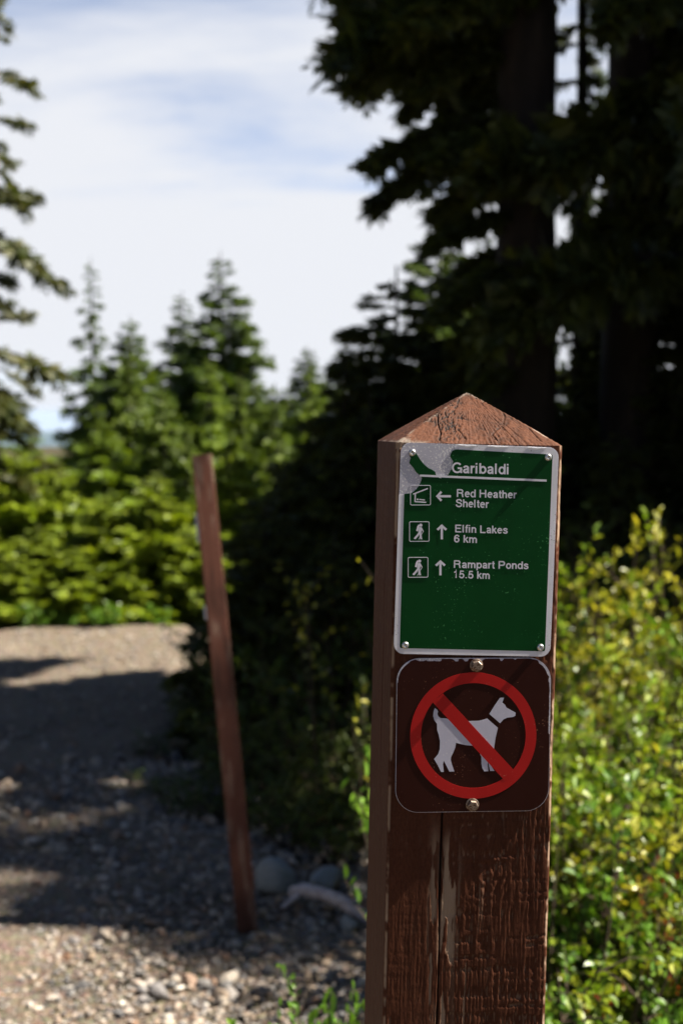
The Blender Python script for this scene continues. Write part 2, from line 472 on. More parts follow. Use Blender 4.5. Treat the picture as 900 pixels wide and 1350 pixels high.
# ------------------------------------------------------------------ the sign post
def homography(src, dst):
    A = []; b = []
    for (x, y), (u, v) in zip(src, dst):
        A += [[x, y, 1, 0, 0, 0, -u * x, -u * y], [0, 0, 0, x, y, 1, -v * x, -v * y]]; b += [u, v]
    h = np.append(np.linalg.solve(np.array(A, float), np.array(b, float)), 1).reshape(3, 3)
    def f(p):
        q = h @ np.array([p[0], p[1], 1.0]); return (q[0] / q[2], q[1] / q[2])
    return f

PW = 0.14                                # six by six timber
TOP = at(632.5, 585.5, 1.183)            # middle of the front top edge
LEAN, YAW = rad(1.3), rad(5.0)
BACK = rad(0.7)
R_post = Matrix.Rotation(LEAN, 3, 'Y') @ Matrix.Rotation(YAW, 3, 'Z') @ Matrix.Rotation(-BACK, 3, 'X')
HP = 1.52                                # timber length below the cap, the last of it in the ground
# local frame: x right, y back, z up, front face at y = -PW/2, origin at the foot on the axis
O_post = TOP - R_post @ Vector((0, -PW / 2, HP))
post = empty('sign_post', O_post)
post.rotation_euler = R_post.to_euler()
tag(post, 'thick square brown painted wooden post with pointed top carrying two signs', 'post')

def post_ring():
    """points round the section, front first, with small rounded corners; returns xy, normal, face id, along"""
    hw, r = PW / 2, 0.0028
    P, Nn, fid = [], [], []
    def side(a, b, n, nrm, k):
        for t in np.linspace(0, 1, n):
            P.append((a[0] + (b[0] - a[0]) * t, a[1] + (b[1] - a[1]) * t)); Nn.append(nrm); fid.append(k)
    def corner(c, a0):
        for a in np.linspace(a0, a0 + math.pi / 2, 5)[1:-1]:
            P.append((c[0] + r * math.cos(a), c[1] + r * math.sin(a))); Nn.append((math.cos(a), math.sin(a))); fid.append(-1)
    side((-hw + r, -hw), (hw - r, -hw), 205, (0, -1), 0)
    corner((hw - r, -hw + r), -math.pi / 2)
    side((hw, -hw + r), (hw, hw - r), 40, (1, 0), 1)
    corner((hw - r, hw - r), 0)
    side((hw - r, hw), (-hw + r, hw), 24, (0, 1), 2)
    corner((-hw + r, hw - r), math.pi / 2)
    side((-hw, hw - r), (-hw, -hw + r), 60, (-1, 0), 3)
    corner((-hw + r, -hw + r), math.pi)
    return np.array(P), np.array(Nn), np.array(fid)
RP, RN, RI = post_ring()
def relief(P, Nn, fid, z):
    """depth (m, inwards), peel and dirt for points of the shaft: P (n,2), z (m)"""
    X = np.where((fid == 0) | (fid == 2), P[:, 0], P[:, 1])[None, :] + 0 * z[:, None]
    Z = z[:, None] + 0 * X
    d = HP - Z                                                 # distance below the top edge
    grain = fbm(X * 640, Z * 42, 21, 3)
    row = vnoise(Z * 300 + 0.9 * vnoise(X * 60, Z * 30, 3), X * 14, 22)       # saw rows across the grain
    row2 = fbm(Z * 70, X * 12, 24, 3)
    pit = sstep(0.48, 0.72, grain * 0.62 + row * 0.42)
    front = (fid == 0)[None, :]
    area = sstep(-0.03, 0.0, X + 0.012 * (fbm(X * 20, Z * 20, 4) - 0.5)) * 0.85 + 0.12 + 0.5 * sstep(0.44, 0.5, d) * sstep(0.62, 0.4, vnoise(Z * 40, X * 30, 6))
    area = np.where(front, np.clip(area, 0, 1), 0.35)
    depth = 0.00062 * pit * area + 0.0003 * row2 * area + 0.0004 * (grain - 0.5) * (0.35 + area)
    # knot swirl below the lower sign
    kx, kz = X - 0.018, d - 0.365
    rr = np.hypot(kx, kz * 0.8)
    depth = depth + np.where(front, 0.0005 * (0.5 + 0.5 * np.sin(rr * 1100 + 16 * fbm(X * 50, Z * 35, 7))) * np.exp(-(rr / 0.018) ** 2), 0)
    # drying crack down the front
    cxk = -0.0235 + 0.0012 * (vnoise(Z * 22, 0 * Z, 31) - 0.5) * 2
    w = 0.00045 + 0.0004 * vnoise(Z * 30, 0 * Z, 32)
    crack = np.where(front, np.exp(-((X - cxk) / w) ** 2) * sstep(0.295, 0.31, d), 0)
    depth = depth + 0.005 * crack
    side_crack = np.where((fid == 3)[None, :], np.exp(-((X + 0.012 + 0.006 * (vnoise(Z * 9, 0 * Z, 33) - 0.5)) / 0.0008) ** 2) * sstep(0.6, 0.45, vnoise(Z * 6, 0 * Z, 35)), 0)
    depth = depth + 0.003 * side_crack
    # peeled paint: long streaks right of the crack, nicks along the edges
    st = sstep(0.48, 0.60, fbm(X * 260, Z * 30, 41, 4)) * np.exp(-((X + 0.0165) / 0.0062) ** 2) * sstep(0.32, 0.36, d) * 1.7
    st = st + sstep(0.55, 0.60, fbm(X * 260, Z * 14, 43, 3)) * np.exp(-((X - 0.002) / 0.009) ** 2) * sstep(0.355, 0.38, d)
    st = st + 0.8 * sstep(0.6, 0.66, fbm(X * 300, Z * 30, 44, 3)) * np.exp(-((X + 0.029) / 0.004) ** 2) * sstep(0.31, 0.36, d)
    edge = sstep(0.0035, 0.0005, PW / 2 - np.abs(X)) * sstep(0.52, 0.62, fbm(Z * 38, X * 40, 45, 4)) * 0.9
    corner = (fid == -1)[None, :]
    chip = np.where(corner, sstep(0.50, 0.60, fbm(Z * 45, X * 0 + P[None, :, 0] * 30, 46, 4)), 0) * 0.8
    tops = np.exp(-((P[None, :, 0] + 0.068) / 0.006) ** 2 - ((P[None, :, 1] + 0.068) / 0.006) ** 2) * sstep(0.016, 0.006, d)
    peel = np.where(front, np.clip(st, 0, 1), 0) + edge + chip + 2.0 * tops * sstep(0.35, 0.5, fbm(X * 300, Z * 300, 47))
    peel = peel + 0.35 * pit * area * sstep(0.60, 0.75, vnoise(X * 900, Z * 160, 48))
    dirt = np.clip(crack * 1.2 + side_crack, 0, 1)
    depth = depth + 0.0006 * np.clip(peel, 0, 1) + 0.0014 * np.where(corner, sstep(0.55, 0.8, fbm(Z * 30, X * 0 + 3, 51, 4)), 0)
    return depth, np.clip(peel, 0, 1), dirt
def set_attr(me, name, arr):
    a = me.attributes.new(name, 'FLOAT', 'POINT'); a.data.foreach_set('value', np.asarray(arr, np.float32).ravel())
zs = np.concatenate([np.linspace(0, 0.88, 40)[:-1], np.linspace(0.88, HP, 660)])
dep, peel, dirt = relief(RP, RN, RI, zs)
nR = len(RP)
V = np.zeros((len(zs), nR, 3))
V[:, :, 0] = RP[None, :, 0] - RN[None, :, 0] * dep
V[:, :, 1] = RP[None, :, 1] - RN[None, :, 1] * dep
V[:, :, 2] = zs[:, None]
i = np.arange(len(zs) - 1)[:, None] * nR; j = np.arange(nR)[None]; j2 = (j + 1) % nR
F = np.stack([i + j, i + j2, i + nR + j2, i + nR + j], -1).reshape(-1, 4)
me = mesh('shaft', V.reshape(-1, 3), F, M['post'], True)
set_attr(me, 'peel', peel); set_attr(me, 'dirt', dirt)
link('shaft', me, post)
# pyramid cap: sawn slopes with open end grain and checks
ts = np.linspace(0, 1, 90)
base = np.stack([RP[:, 0] - RN[:, 0] * dep[-1], RP[:, 1] - RN[:, 1] * dep[-1]], -1)
CX = base[None, :, 0] * (1 - ts[:, None] * 0.985); CY = base[None, :, 1] * (1 - ts[:, None] * 0.985)
CAPH = 0.044
cz = HP + CAPH * ts[:, None] ** 0.96 + 0 * CX
n_fine = fbm(CX * 760, CY * 520, 61, 3)
spots = sstep(0.35, 0.62, fbm(CX * 42, CY * 42, 62, 3)) * np.exp(-((CX + 0.004) / 0.04) ** 2 - ((CY + 0.032) / 0.03) ** 2)
pits = sstep(0.50, 0.64, n_fine) * np.clip(spots * 2.2 + 0.22, 0, 1)
def seg_crack(pts, w):
    best = np.full(CX.shape, 9.0)
    for (a, b) in zip(pts[:-1], pts[1:]):
        a = np.array(a); b = np.array(b); ab = b - a
        t = np.clip(((CX - a[0]) * ab[0] + (CY - a[1]) * ab[1]) / (ab @ ab), 0, 1)
        best = np.minimum(best, np.hypot(CX - a[0] - t * ab[0], CY - a[1] - t * ab[1]))
    return np.exp(-(best / w) ** 2)
crk = seg_crack([(0.026, -0.018), (0.0275, -0.033), (0.024, -0.045), (0.016, -0.053), (0.012, -0.058), (0.018, -0.0685)], 0.0004)
crk = np.maximum(crk, seg_crack([(-0.030, -0.030), (-0.032, -0.045), (-0.031, -0.057), (-0.034, -0.066)], 0.0005))
crk = np.maximum(crk, 0.7 * seg_crack([(-0.016, -0.052), (-0.011, -0.064)], 0.0005))
crk = np.maximum(crk, 0.6 * seg_crack([(0.045, -0.048), (0.052, -0.064)], 0.0005))
cz = cz - 0.0010 * pits - 0.002 * crk - 0.0005 * (n_fine - 0.5) + 0.0008 * (fbm(CX * 70, CY * 70, 64, 3) - 0.5)
ridge_line = np.exp(-((np.abs(CX) - np.abs(CY)) / 0.0016) ** 2)
wear = ridge_line * sstep(0.45, 0.6, fbm(CX * 90, CY * 90, 65, 3)) * 0.9
wear = wear + sstep(0.93, 0.97, ts[:, None]) * 0.3
wear = wear + 1.6 * np.exp(-((CX + 0.066) / 0.008) ** 2 - ((CY + 0.068) / 0.005) ** 2) * sstep(0.4, 0.55, fbm(CX * 300, CY * 300, 66))
rim = sstep(0.05, 0.0, ts[:, None]) * sstep(0.5, 0.62, fbm(CX * 60, CY * 60, 67, 3))
wear = np.clip(wear + 0.7 * rim, 0, 1)
cdirt = np.clip(0.9 * pits + crk + 0.25 * sstep(0.45, 0.7, fbm(CX * 90, CY * 90, 68, 3)), 0, 1)
V = np.stack([CX, CY, cz], -1)
i = np.arange(len(ts) - 1)[:, None] * nR
F = np.stack([i + j, i + j2, i + nR + j2, i + nR + j], -1).reshape(-1, 4)
me = mesh('cap', V.reshape(-1, 3), F, M['post_cap'], True)
set_attr(me, 'peel', wear); set_attr(me, 'dirt', cdirt)
link('cap', me, post)

# ------------------------------------------------------------------ signs
def sheet(name, outline, y_back, thick, mat, parent, holes=None):
    """a thin solid plate from a 2-D outline (x, z); its front lies at y_back - thick"""
    bm = bmesh.new()
    fr = [bm.verts.new((x, y_back - thick, z)) for x, z in outline]
    bk = [bm.verts.new((x, y_back, z)) for x, z in outline]
    area = sum(a[0] * b[1] - b[0] * a[1] for a, b in zip(outline, outline[1:] + outline[:1]))
    for tri in tessellate_polygon([[Vector((x, z, 0)) for x, z in outline]]):
        a, b, c = (outline[t] for t in tri)
        up = (b[0] - a[0]) * (c[1] - a[1]) - (b[1] - a[1]) * (c[0] - a[0])
        bm.faces.new([fr[t] for t in (tri if up > 0 else tri[::-1])])
    n = len(fr)
    for q in range(n):
        a, b = q, (q + 1) % n
        bm.faces.new((fr[a], bk[a], bk[b], fr[b]) if area > 0 else (fr[b], bk[b], bk[a], fr[a]))
    me = bpy.data.meshes.new(name); bm.to_mesh(me); bm.free()
    me.materials.append(mat)
    return link(name, me, parent)
def rrect(x0, z0, x1, z1, r, n=8):
    P = []
    for cx_, cz_, a0 in ((x1 - r, z1 - r, 0), (x0 + r, z1 - r, 90), (x0 + r, z0 + r, 180), (x1 - r, z0 + r, 270)):
        for q in range(n + 1):
            a = rad(a0 + 90 * q / n); P.append((cx_ + r * math.cos(a), cz_ + r * math.sin(a)))
    return P
def frame_sheet(name, outer, inner, y_back, thick, mat, parent):
    n = len(outer); V = []
    for P, y in ((outer, y_back - thick), (inner, y_back - thick), (outer, y_back), (inner, y_back)):
        V += [(x, y, z) for x, z in P]
    F = []
    for q in range(n):
        b = (q + 1) % n
        F += [(q, n + q, n + b, b), (n + q, 3 * n + q, 3 * n + b, n + b), (q, b, 2 * n + b, 2 * n + q)]
    return link(name, mesh(name, V, F, mat), parent)
def stroke(p, q, w):
    dx, dz = q[0] - p[0], q[1] - p[1]; l = math.hypot(dx, dz); nx_, nz_ = -dz / l * w / 2, dx / l * w / 2
    return [(p[0] + nx_, p[1] + nz_), (q[0] + nx_, q[1] + nz_), (q[0] - nx_, q[1] - nz_), (p[0] - nx_, p[1] - nz_)]
def disc(c, r, n=16):
    return [(c[0] + r * math.cos(6.2832 * q / n), c[1] + r * math.sin(6.2832 * q / n)) for q in range(n)]

def sign_root(name, lx, d_top, h, roll):
    """an Empty on the front face of the post, at the middle of the plate; d_top: below the top edge"""
    o = empty(name)
    loc = O_post + R_post @ Vector((lx, -PW / 2 - 0.0006, HP - d_top - h / 2))
    o.location = loc
    o.rotation_euler = (R_post @ Matrix.Rotation(roll, 3, 'Y')).to_euler()
    return o

# ---- green direction sign
SW, SH = 0.1325, 0.176
ts_ = sign_root('trail_sign', -0.0012, 0.0006, SH, rad(0.7))
tag(ts_, 'green direction sign with white border and torn corner, screwed to the pointed post', 'sign')
Q = homography([(153, 233), (825, 255), (784, 1141), (121, 1122)], [(-SW / 2, SH / 2), (SW / 2, SH / 2), (SW / 2, -SH / 2), (-SW / 2, -SH / 2)])
q = lambda *pts: [Q(p) for p in pts]
plate = sheet('plate', rrect(-SW / 2, -SH / 2, SW / 2, SH / 2, 0.0085), 0, 0.0016, M['alu'], ts_)
# white border film, missing where the corner has been torn away
rs = np.random.default_rng(5)
def ragged(pts, amp, n=5):
    o = []
    for a, b in zip(pts[:-1], pts[1:]):
        for t in np.linspace(0, 1, n, endpoint=False):
            o.append((a[0] + (b[0] - a[0]) * t + rs.normal(0, amp), a[1] + (b[1] - a[1]) * t + rs.normal(0, amp)))
    return o
torn_edge = [(166, 451), (182, 449), (196, 448), (207, 440), (218, 430), (229, 414), (236, 400), (241, 384), (236, 377), (224, 366), (214, 357), (206, 343), (197, 332), (187, 321), (190, 309), (194, 300),
             (189, 291), (184, 281), (188, 268), (200, 262), (212, 267), (216, 279), (226, 294), (234, 307), (245, 321), (257, 333), (270, 343), (284, 349), (296, 357), (300, 370), (313, 383), (321, 386),
             (327, 377), (338, 378), (352, 371), (359, 358), (366, 345), (369, 330), (373, 313), (365, 302), (360, 294), (363, 282), (370, 269), (386, 263)]
bo = rrect(-SW / 2 + 0.0003, -SH / 2 + 0.0003, SW / 2 - 0.0003, SH / 2 - 0.0003, 0.0083)
# border outline from the torn place at the top, clockwise round to the torn place on the left
top_break, left_break = Q((392, 240)), Q((143, 455))
ring_o = [p for p in bo]
def ordered_border():
    a = [top_break]
    tr = [p for p in bo[0:9]][::-1]; br = [p for p in bo[27:36]][::-1]; bl = [p for p in bo[18:27]][::-1]
    return a + tr + br + bl + [left_break]
gtr, gbr, gbl = Q((797, 285)), Q((762, 1117)), Q((147, 1098))
inner = [Q((166, 452)), gbl, gbr, gtr, Q((384, 264)), Q((378, 252))]
sheet('border_film', ordered_border() + inner, -0.0016, 0.00022, M['white_film'], plate)
def small_corner(p, a, b, r=0.0022, n=4):
    p, a, b = map(np.array, (p, a, b))
    u = p + (a - p) / np.linalg.norm(a - p) * r; v = p + (b - p) / np.linalg.norm(b - p) * r
    return [tuple((1 - t) ** 2 * u + 2 * t * (1 - t) * p + t * t * v) for t in np.linspace(0, 1, n)]
e_pts = [Q(p) for p in torn_edge]
film_o = e_pts[::-1][:1] + []
film_o = [Q((386, 263))] + small_corner(gtr, Q((386, 263)), gbr) + small_corner(gbr, gtr, gbl) + small_corner(gbl, gbr, e_pts[0]) + e_pts[:-1]
film = sheet('green_film', film_o, -0.0016, 0.00032, M['green'], plate)
YL = -0.00192
# white rule and lettering
sheet('rule', q((232, 369.5), (771, 391), (771, 400), (232, 378)), YL, 0.00018, M['lettering'], film)
# the printed border lifts in a few bright blisters along the torn top edge
for (a, b, w) in ((395, 470, 7), (520, 610, 6), (690, 770, 7)):
    ya = lambda x: 233 + (x - 153) * 22 / 672
    P = [(x, ya(x) + 4 + rs.normal(0, 0.8)) for x in np.linspace(a, b, 9)] + [(x, ya(x) + 4 + w * math.sin(math.pi * min(1, max(0.12, (x - a) / (b - a)))) + rs.normal(0, 1)) for x in np.linspace(b, a, 9)]
    sheet('lifted_edge', [Q(p) for p in P], -0.00182, 0.0004, M['tag_white'], plate)

def arc(cx_, cy_, rx, ry, a0, a1, n=14):
    return [(cx_ + rx * math.cos(rad(a)), cy_ + ry * math.sin(rad(a))) for a in np.linspace(a0, a1, n)]
XH = 0.735
def _o(cx_): return arc(cx_, 0.365, 0.235, 0.30, 0, 360, 25)
GLYPH = {   # stroke centre lines, cap height 1; (advance, strokes)
    'G': (0.98, [arc(0.50, 0.5, 0.40, 0.44, 42, 330, 24) + [(0.84, 0.28), (0.86, 0.46), (0.54, 0.46)], [(0.86, 0.46), (0.87, 0.0)]]),
    'a': (0.66, [[(0.09, 0.52)] + arc(0.29, 0.50, 0.19, 0.16, 160, 12, 9) + [(0.48, 0.42), (0.48, 0.14), (0.52, 0.06), (0.57, 0.05)], [(0.48, 0.42), (0.30, 0.37), (0.16, 0.33), (0.10, 0.24), (0.10, 0.17), (0.15, 0.09), (0.25, 0.065), (0.36, 0.09), (0.45, 0.17), (0.48, 0.27)]]),
    'r': (0.43, [[(0.09, 0), (0.09, XH)], [(0.09, 0.40), (0.12, 0.53), (0.20, 0.62), (0.29, 0.655), (0.38, 0.65)]]),
    'i': (0.34, [[(0.10, 0), (0.10, XH)], [(0.10, 0.86), (0.10, 1.0)]]),
    'l': (0.34, [[(0.10, 0), (0.10, 1.0)]]),
    'b': (0.70, [[(0.09, 0), (0.09, 1.0)], _o(0.345)]),
    'd': (0.70, [[(0.56, 0), (0.56, 1.0)], _o(0.305)]),
    'p': (0.70, [[(0.09, -0.26), (0.09, XH)], _o(0.345)]),
    'o': (0.68, [_o(0.315)]),
    'e': (0.68, [[(0.08, 0.40), (0.54, 0.40)] + arc(0.31, 0.365, 0.235, 0.30, 12, 318, 22)]),
    'h': (0.67, [[(0.09, 0), (0.09, 1.0)], [(0.09, 0.42), (0.13, 0.55), (0.22, 0.64), (0.33, 0.665), (0.44, 0.63), (0.50, 0.54), (0.51, 0.44), (0.51, 0)]]),
    'n': (0.67, [[(0.09, 0), (0.09, XH)], [(0.09, 0.42), (0.13, 0.55), (0.22, 0.64), (0.33, 0.665), (0.44, 0.63), (0.50, 0.54), (0.51, 0.44), (0.51, 0)]]),
    'm': (1.02, [[(0.09, 0), (0.09, XH)], [(0.09, 0.44), (0.14, 0.58), (0.25, 0.66), (0.38, 0.64), (0.46, 0.56), (0.475, 0.44), (0.475, 0)], [(0.475, 0.44), (0.52, 0.58), (0.63, 0.66), (0.76, 0.64), (0.84, 0.56), (0.86, 0.44), (0.86, 0)]]),
    't': (0.41, [[(0.17, 0.94), (0.17, 0.18), (0.20, 0.09), (0.27, 0.06), (0.35, 0.07)], [(0.02, 0.66), (0.35, 0.66)]]),
    'f': (0.40, [[(0.15, 0), (0.15, 0.80), (0.19, 0.91), (0.27, 0.945), (0.36, 0.935)], [(0.02, 0.66), (0.33, 0.66)]]),
    's': (0.63, [[(0.50, 0.52), (0.45, 0.62), (0.34, 0.665), (0.22, 0.66), (0.13, 0.61), (0.11, 0.53), (0.16, 0.45), (0.28, 0.40), (0.40, 0.36), (0.50, 0.29), (0.51, 0.20), (0.45, 0.11), (0.33, 0.065), (0.20, 0.075), (0.11, 0.13), (0.08, 0.22)]]),
    'k': (0.63, [[(0.09, 0), (0.09, 1.0)], [(0.50, 0.73), (0.09, 0.30)], [(0.25, 0.44), (0.53, 0.0)]]),
    'H': (0.95, [[(0.10, 0), (0.10, 1)], [(0.76, 0), (0.76, 1)], [(0.10, 0.53), (0.76, 0.53)]]),
    'R': (0.95, [[(0.10, 0), (0.10, 1)], [(0.10, 0.93), (0.52, 0.93)] + arc(0.54, 0.725, 0.19, 0.205, 85, -85, 9) + [(0.10, 0.52)], [(0.52, 0.52), (0.66, 0.45), (0.71, 0.33), (0.73, 0.12), (0.79, 0.0)]]),
    'P': (0.88, [[(0.10, 0), (0.10, 1)], [(0.10, 0.93), (0.50, 0.93)] + arc(0.52, 0.69, 0.20, 0.24, 85, -85, 9) + [(0.10, 0.45)]]),
    'E': (0.86, [[(0.10, 0), (0.10, 1)], [(0.10, 0.93), (0.74, 0.93)], [(0.10, 0.53), (0.69, 0.53)], [(0.10, 0.07), (0.76, 0.07)]]),
    'L': (0.76, [[(0.10, 1.0), (0.10, 0.07), (0.68, 0.07)]]),
    'S': (0.90, [[(0.74, 0.70), (0.70, 0.83), (0.59, 0.92), (0.43, 0.945), (0.26, 0.91), (0.16, 0.81), (0.16, 0.69), (0.24, 0.60), (0.40, 0.545), (0.58, 0.50), (0.72, 0.42), (0.76, 0.29), (0.70, 0.14), (0.57, 0.065), (0.41, 0.05), (0.24, 0.09), (0.13, 0.19), (0.10, 0.32)]]),
    '1': (0.72, [[(0.12, 0.74), (0.28, 0.78), (0.36, 0.86), (0.38, 1.0), (0.38, 0.0)]]),
    '5': (0.74, [[(0.60, 0.92), (0.20, 0.92), (0.13, 0.47), (0.22, 0.55), (0.33, 0.59), (0.46, 0.57), (0.56, 0.48), (0.60, 0.34), (0.56, 0.18), (0.46, 0.08), (0.33, 0.055), (0.20, 0.09), (0.11, 0.17), (0.09, 0.26)]]),
    '6': (0.74, [arc(0.345, 0.32, 0.235, 0.26, 0, 360, 25), [(0.58, 0.74), (0.53, 0.87), (0.40, 0.935), (0.26, 0.90), (0.15, 0.76), (0.105, 0.55), (0.11, 0.33)]]),
    '.': (0.36, [[(0.14, 0.0), (0.14, 0.15)]]),
    ' ': (0.36, []),
}
def strip(pts, w):
    """left and right outline of a thick line with mitred bends"""
    P = np.array(pts, float)
    closed = np.hypot(*(P[0] - P[-1])) < 1e-6
    d = np.diff(P, axis=0); d /= np.linalg.norm(d, axis=1)[:, None]
    nrm = np.stack([-d[:, 1], d[:, 0]], -1)
    n0 = np.concatenate([[nrm[-1] if closed else nrm[0]], nrm]); n1 = np.concatenate([nrm, [nrm[0] if closed else nrm[-1]]])
    m_ = n0 + n1; m_ /= np.linalg.norm(m_, axis=1)[:, None]
    k = np.clip(1 / np.maximum(0.35, (m_ * n0).sum(1)), 1, 2.2)[:, None]
    return P + m_ * k * w / 2, P - m_ * k * w / 2
def strokes_mesh(name, strokes, w, to_face, y, mat, parent):
    V, F = [], []
    for k, st in enumerate(strokes):
        a, b = strip(st, w); o = len(V); n = len(a); yy = y - 0.000012 * (k % 5)
        for p, r_ in zip(a, b):
            for e in (p, r_):
                x, z = to_face(e); V.append((x, yy, z))
        F += [(o + 2 * t, o + 2 * t + 1, o + 2 * t + 3, o + 2 * t + 2) for t in range(n - 1)]
    return link(name, mesh(name, V, F, mat), parent)
def letters(text, x0, y0, x1, y1, cap, parent, w=0.165):
    """a printed line between two baseline points given on the sign's face, letters CAP high"""
    st, x = [], 0.0
    for ch in text:
        adv, gl = GLYPH[ch]
        st += [[(px_ + x, pz_) for px_, pz_ in g_] for g_ in gl]
        x += adv * 1.04
    xs = [p[0] for g_ in st for p in g_]
    lo, hi = min(xs) - w / 2, max(xs) + w / 2
    def to_face(p):
        t = (p[0] - lo) / (hi - lo)
        return Q((x0 + (x1 - x0) * t + 0.016 * cap * p[1], y0 + (y1 - y0) * t - p[1] * cap))
    return strokes_mesh('lettering', st, w, to_face, YL - 0.00016, M['lettering'], parent)
letters('Garibaldi', 367, 362, 608, 369, 44, film)
letters('Red Heather', 388, 464, 645, 471, 33, film)
letters('Shelter', 383, 506, 526, 511, 33, film)
letters('Elfin Lakes', 381, 613, 604, 620, 32, film)
letters('6 km', 376, 655, 473, 659, 32, film)
letters('Rampart Ponds', 375, 763, 692, 770, 32, film)
letters('15.5 km', 373, 805, 527, 811, 32, film)

def arrow(cx_, cy_, ang, length, head, w):
    """arrow pointing at ANG (0 right, 90 up) on the sign's face, sizes in crop pixels"""
    c, si = math.cos(rad(ang)), math.sin(rad(ang))
    to_face = lambda p: Q((cx_ + p[0] * c - p[1] * si, cy_ - (p[0] * si + p[1] * c)))
    tip = length / 2 - w * 0.62
    st = [[(tip - head * 0.9, head), (tip, 0), (tip - head * 0.9, -head)], [(-length / 2, 0), (tip - 1, 0)]]
    return strokes_mesh('arrow', st, w, to_face, YL - 0.00016, M['lettering'], film)
arrow(331.5, 461, 180, 63, 19, 9.5)
arrow(324.5, 611, 90, 63, 19, 9.5)
arrow(318.5, 762, 90, 64, 19, 9.5)

def icon_box(x0, y0, x1, y1):
    def rr(x0, y0, x1, y1, r):
        return [Q(p) for p in rrect(x0, y0, x1, y1, r, 4)]
    frame_sheet('pictogram_frame', rr(x0, y0, x1, y1, 6), rr(x0 + 2.6, y0 + 2.6, x1 - 2.6, y1 - 2.6, 4), YL, 0.00018, M['lettering'], film)
icon_box(191, 414, 278, 499); icon_box(187, 567, 272, 652); icon_box(181, 717, 267, 803)
def joined_sheets(name, outlines, y_back, thick, mat, parent):
    bm = bmesh.new()
    for k, o in enumerate(outlines):
        yb = y_back - 0.00001 * k
        fr = [bm.verts.new((x, yb - thick, z)) for x, z in o]
        area = sum(a[0] * b[1] - b[0] * a[1] for a, b in zip(o, o[1:] + o[:1]))
        bm.faces.new(fr if area > 0 else fr[::-1])
    bmesh.ops.triangulate(bm, faces=[f for f in bm.faces if len(f.verts) > 4])
    me = bpy.data.meshes.new(name); bm.to_mesh(me); bm.free(); me.materials.append(mat)
    return link(name, me, parent)
# shelter: a lean-to with someone lying on the floor (crop 3 pixels -> crop 1 pixels)
K3 = lambda p: ((515 + p[0] / 3.913 - 480) * 3.2143, (575 + p[1] / 3.913 - 510) * 3.2143)
k3 = lambda o: [Q(K3(p)) for p in o]
joined_sheets('shelter_pictogram', [k3(stroke((110, 296), (186, 267), 6)), k3(stroke((122, 291), (120, 336), 6)), k3(stroke((118, 334), (178, 338), 6)),
                                    k3(disc((133, 323), 4.5)), k3(stroke((141, 323), (171, 326), 5.5))], YL, 0.00018, M['lettering'], film)
def hiker(dx, dy):
    o = [disc((150, 455), 8.2), [(131, 463), (137, 452), (143, 453), (143, 464), (135, 487), (126, 484)],
         [(143, 465), (154, 465), (158, 472), (155, 482), (151, 497), (137, 496), (138, 480)],
         stroke((154, 470), (163, 488), 5), stroke((152, 474), (150, 489), 4),
         [(137, 494), (146, 496), (136, 512), (123, 527), (115, 525), (114, 521), (127, 507)],
         [(142, 494), (152, 494), (150, 508), (155, 522), (158, 527), (147, 527), (143, 510)],
         stroke((164, 484), (139, 528), 2.8)]
    return [k3([(x + dx, y + dy) for x, y in p]) for p in o]
joined_sheets('hiker_pictogram', hiker(0, 0), YL, 0.00018, M['lettering'], film)
joined_sheets('hiker_pictogram', hiker(-6.5, 184), YL, 0.00018, M['lettering'], film)

def lathe(prof, n=24, hexa=False):
    """profile of (radius, y) -> mesh facing -y"""
    V, F = [], []
    m_ = len(prof)
    for k in range(n):
        a = 6.283185 * k / n
        for r, y in prof: V.append((r * math.cos(a), y, r * math.sin(a)))
    for k in range(n):
        b = (k + 1) % n
        for s in range(m_ - 1): F.append((k * m_ + s, k * m_ + s + 1, b * m_ + s + 1, b * m_ + s))
    return V, F
V, F = lathe([(0.0031, 0.0), (0.0031, -0.0004), (0.0027, -0.0013), (0.0020, -0.0019), (0.0011, -0.0021), (0.0010, -0.0012), (0.00002, -0.0012)], 20)
screw_me = mesh('screw', V, F, M['steel'], True)
for p in ((200, 277), (778, 297), (170, 1086), (742, 1100)):
    o = link('screw', screw_me, ts_)
    a = Q(p); o.location = (a[0], -0.0018, a[1])
    if p[1] > 1000: o.location.y = -0.0019

# ---- no-dogs sign
DW = 0.1305
ds = sign_root('no_dogs_sign', 0.0006, 0.1788, DW, rad(-0.7))
tag(ds, 'square brown sign with a white dog under a red prohibition ring', 'sign')
Q2 = homography([(31, 30), (868, 36), (846, 868), (15, 863)], [(-DW / 2, DW / 2), (DW / 2, DW / 2), (DW / 2, -DW / 2), (-DW / 2, -DW / 2)])
dplate = sheet('plate', rrect(-DW / 2, -DW / 2, DW / 2, DW / 2, 0.0195, 14), 0, 0.0015, M['alu'], ds)
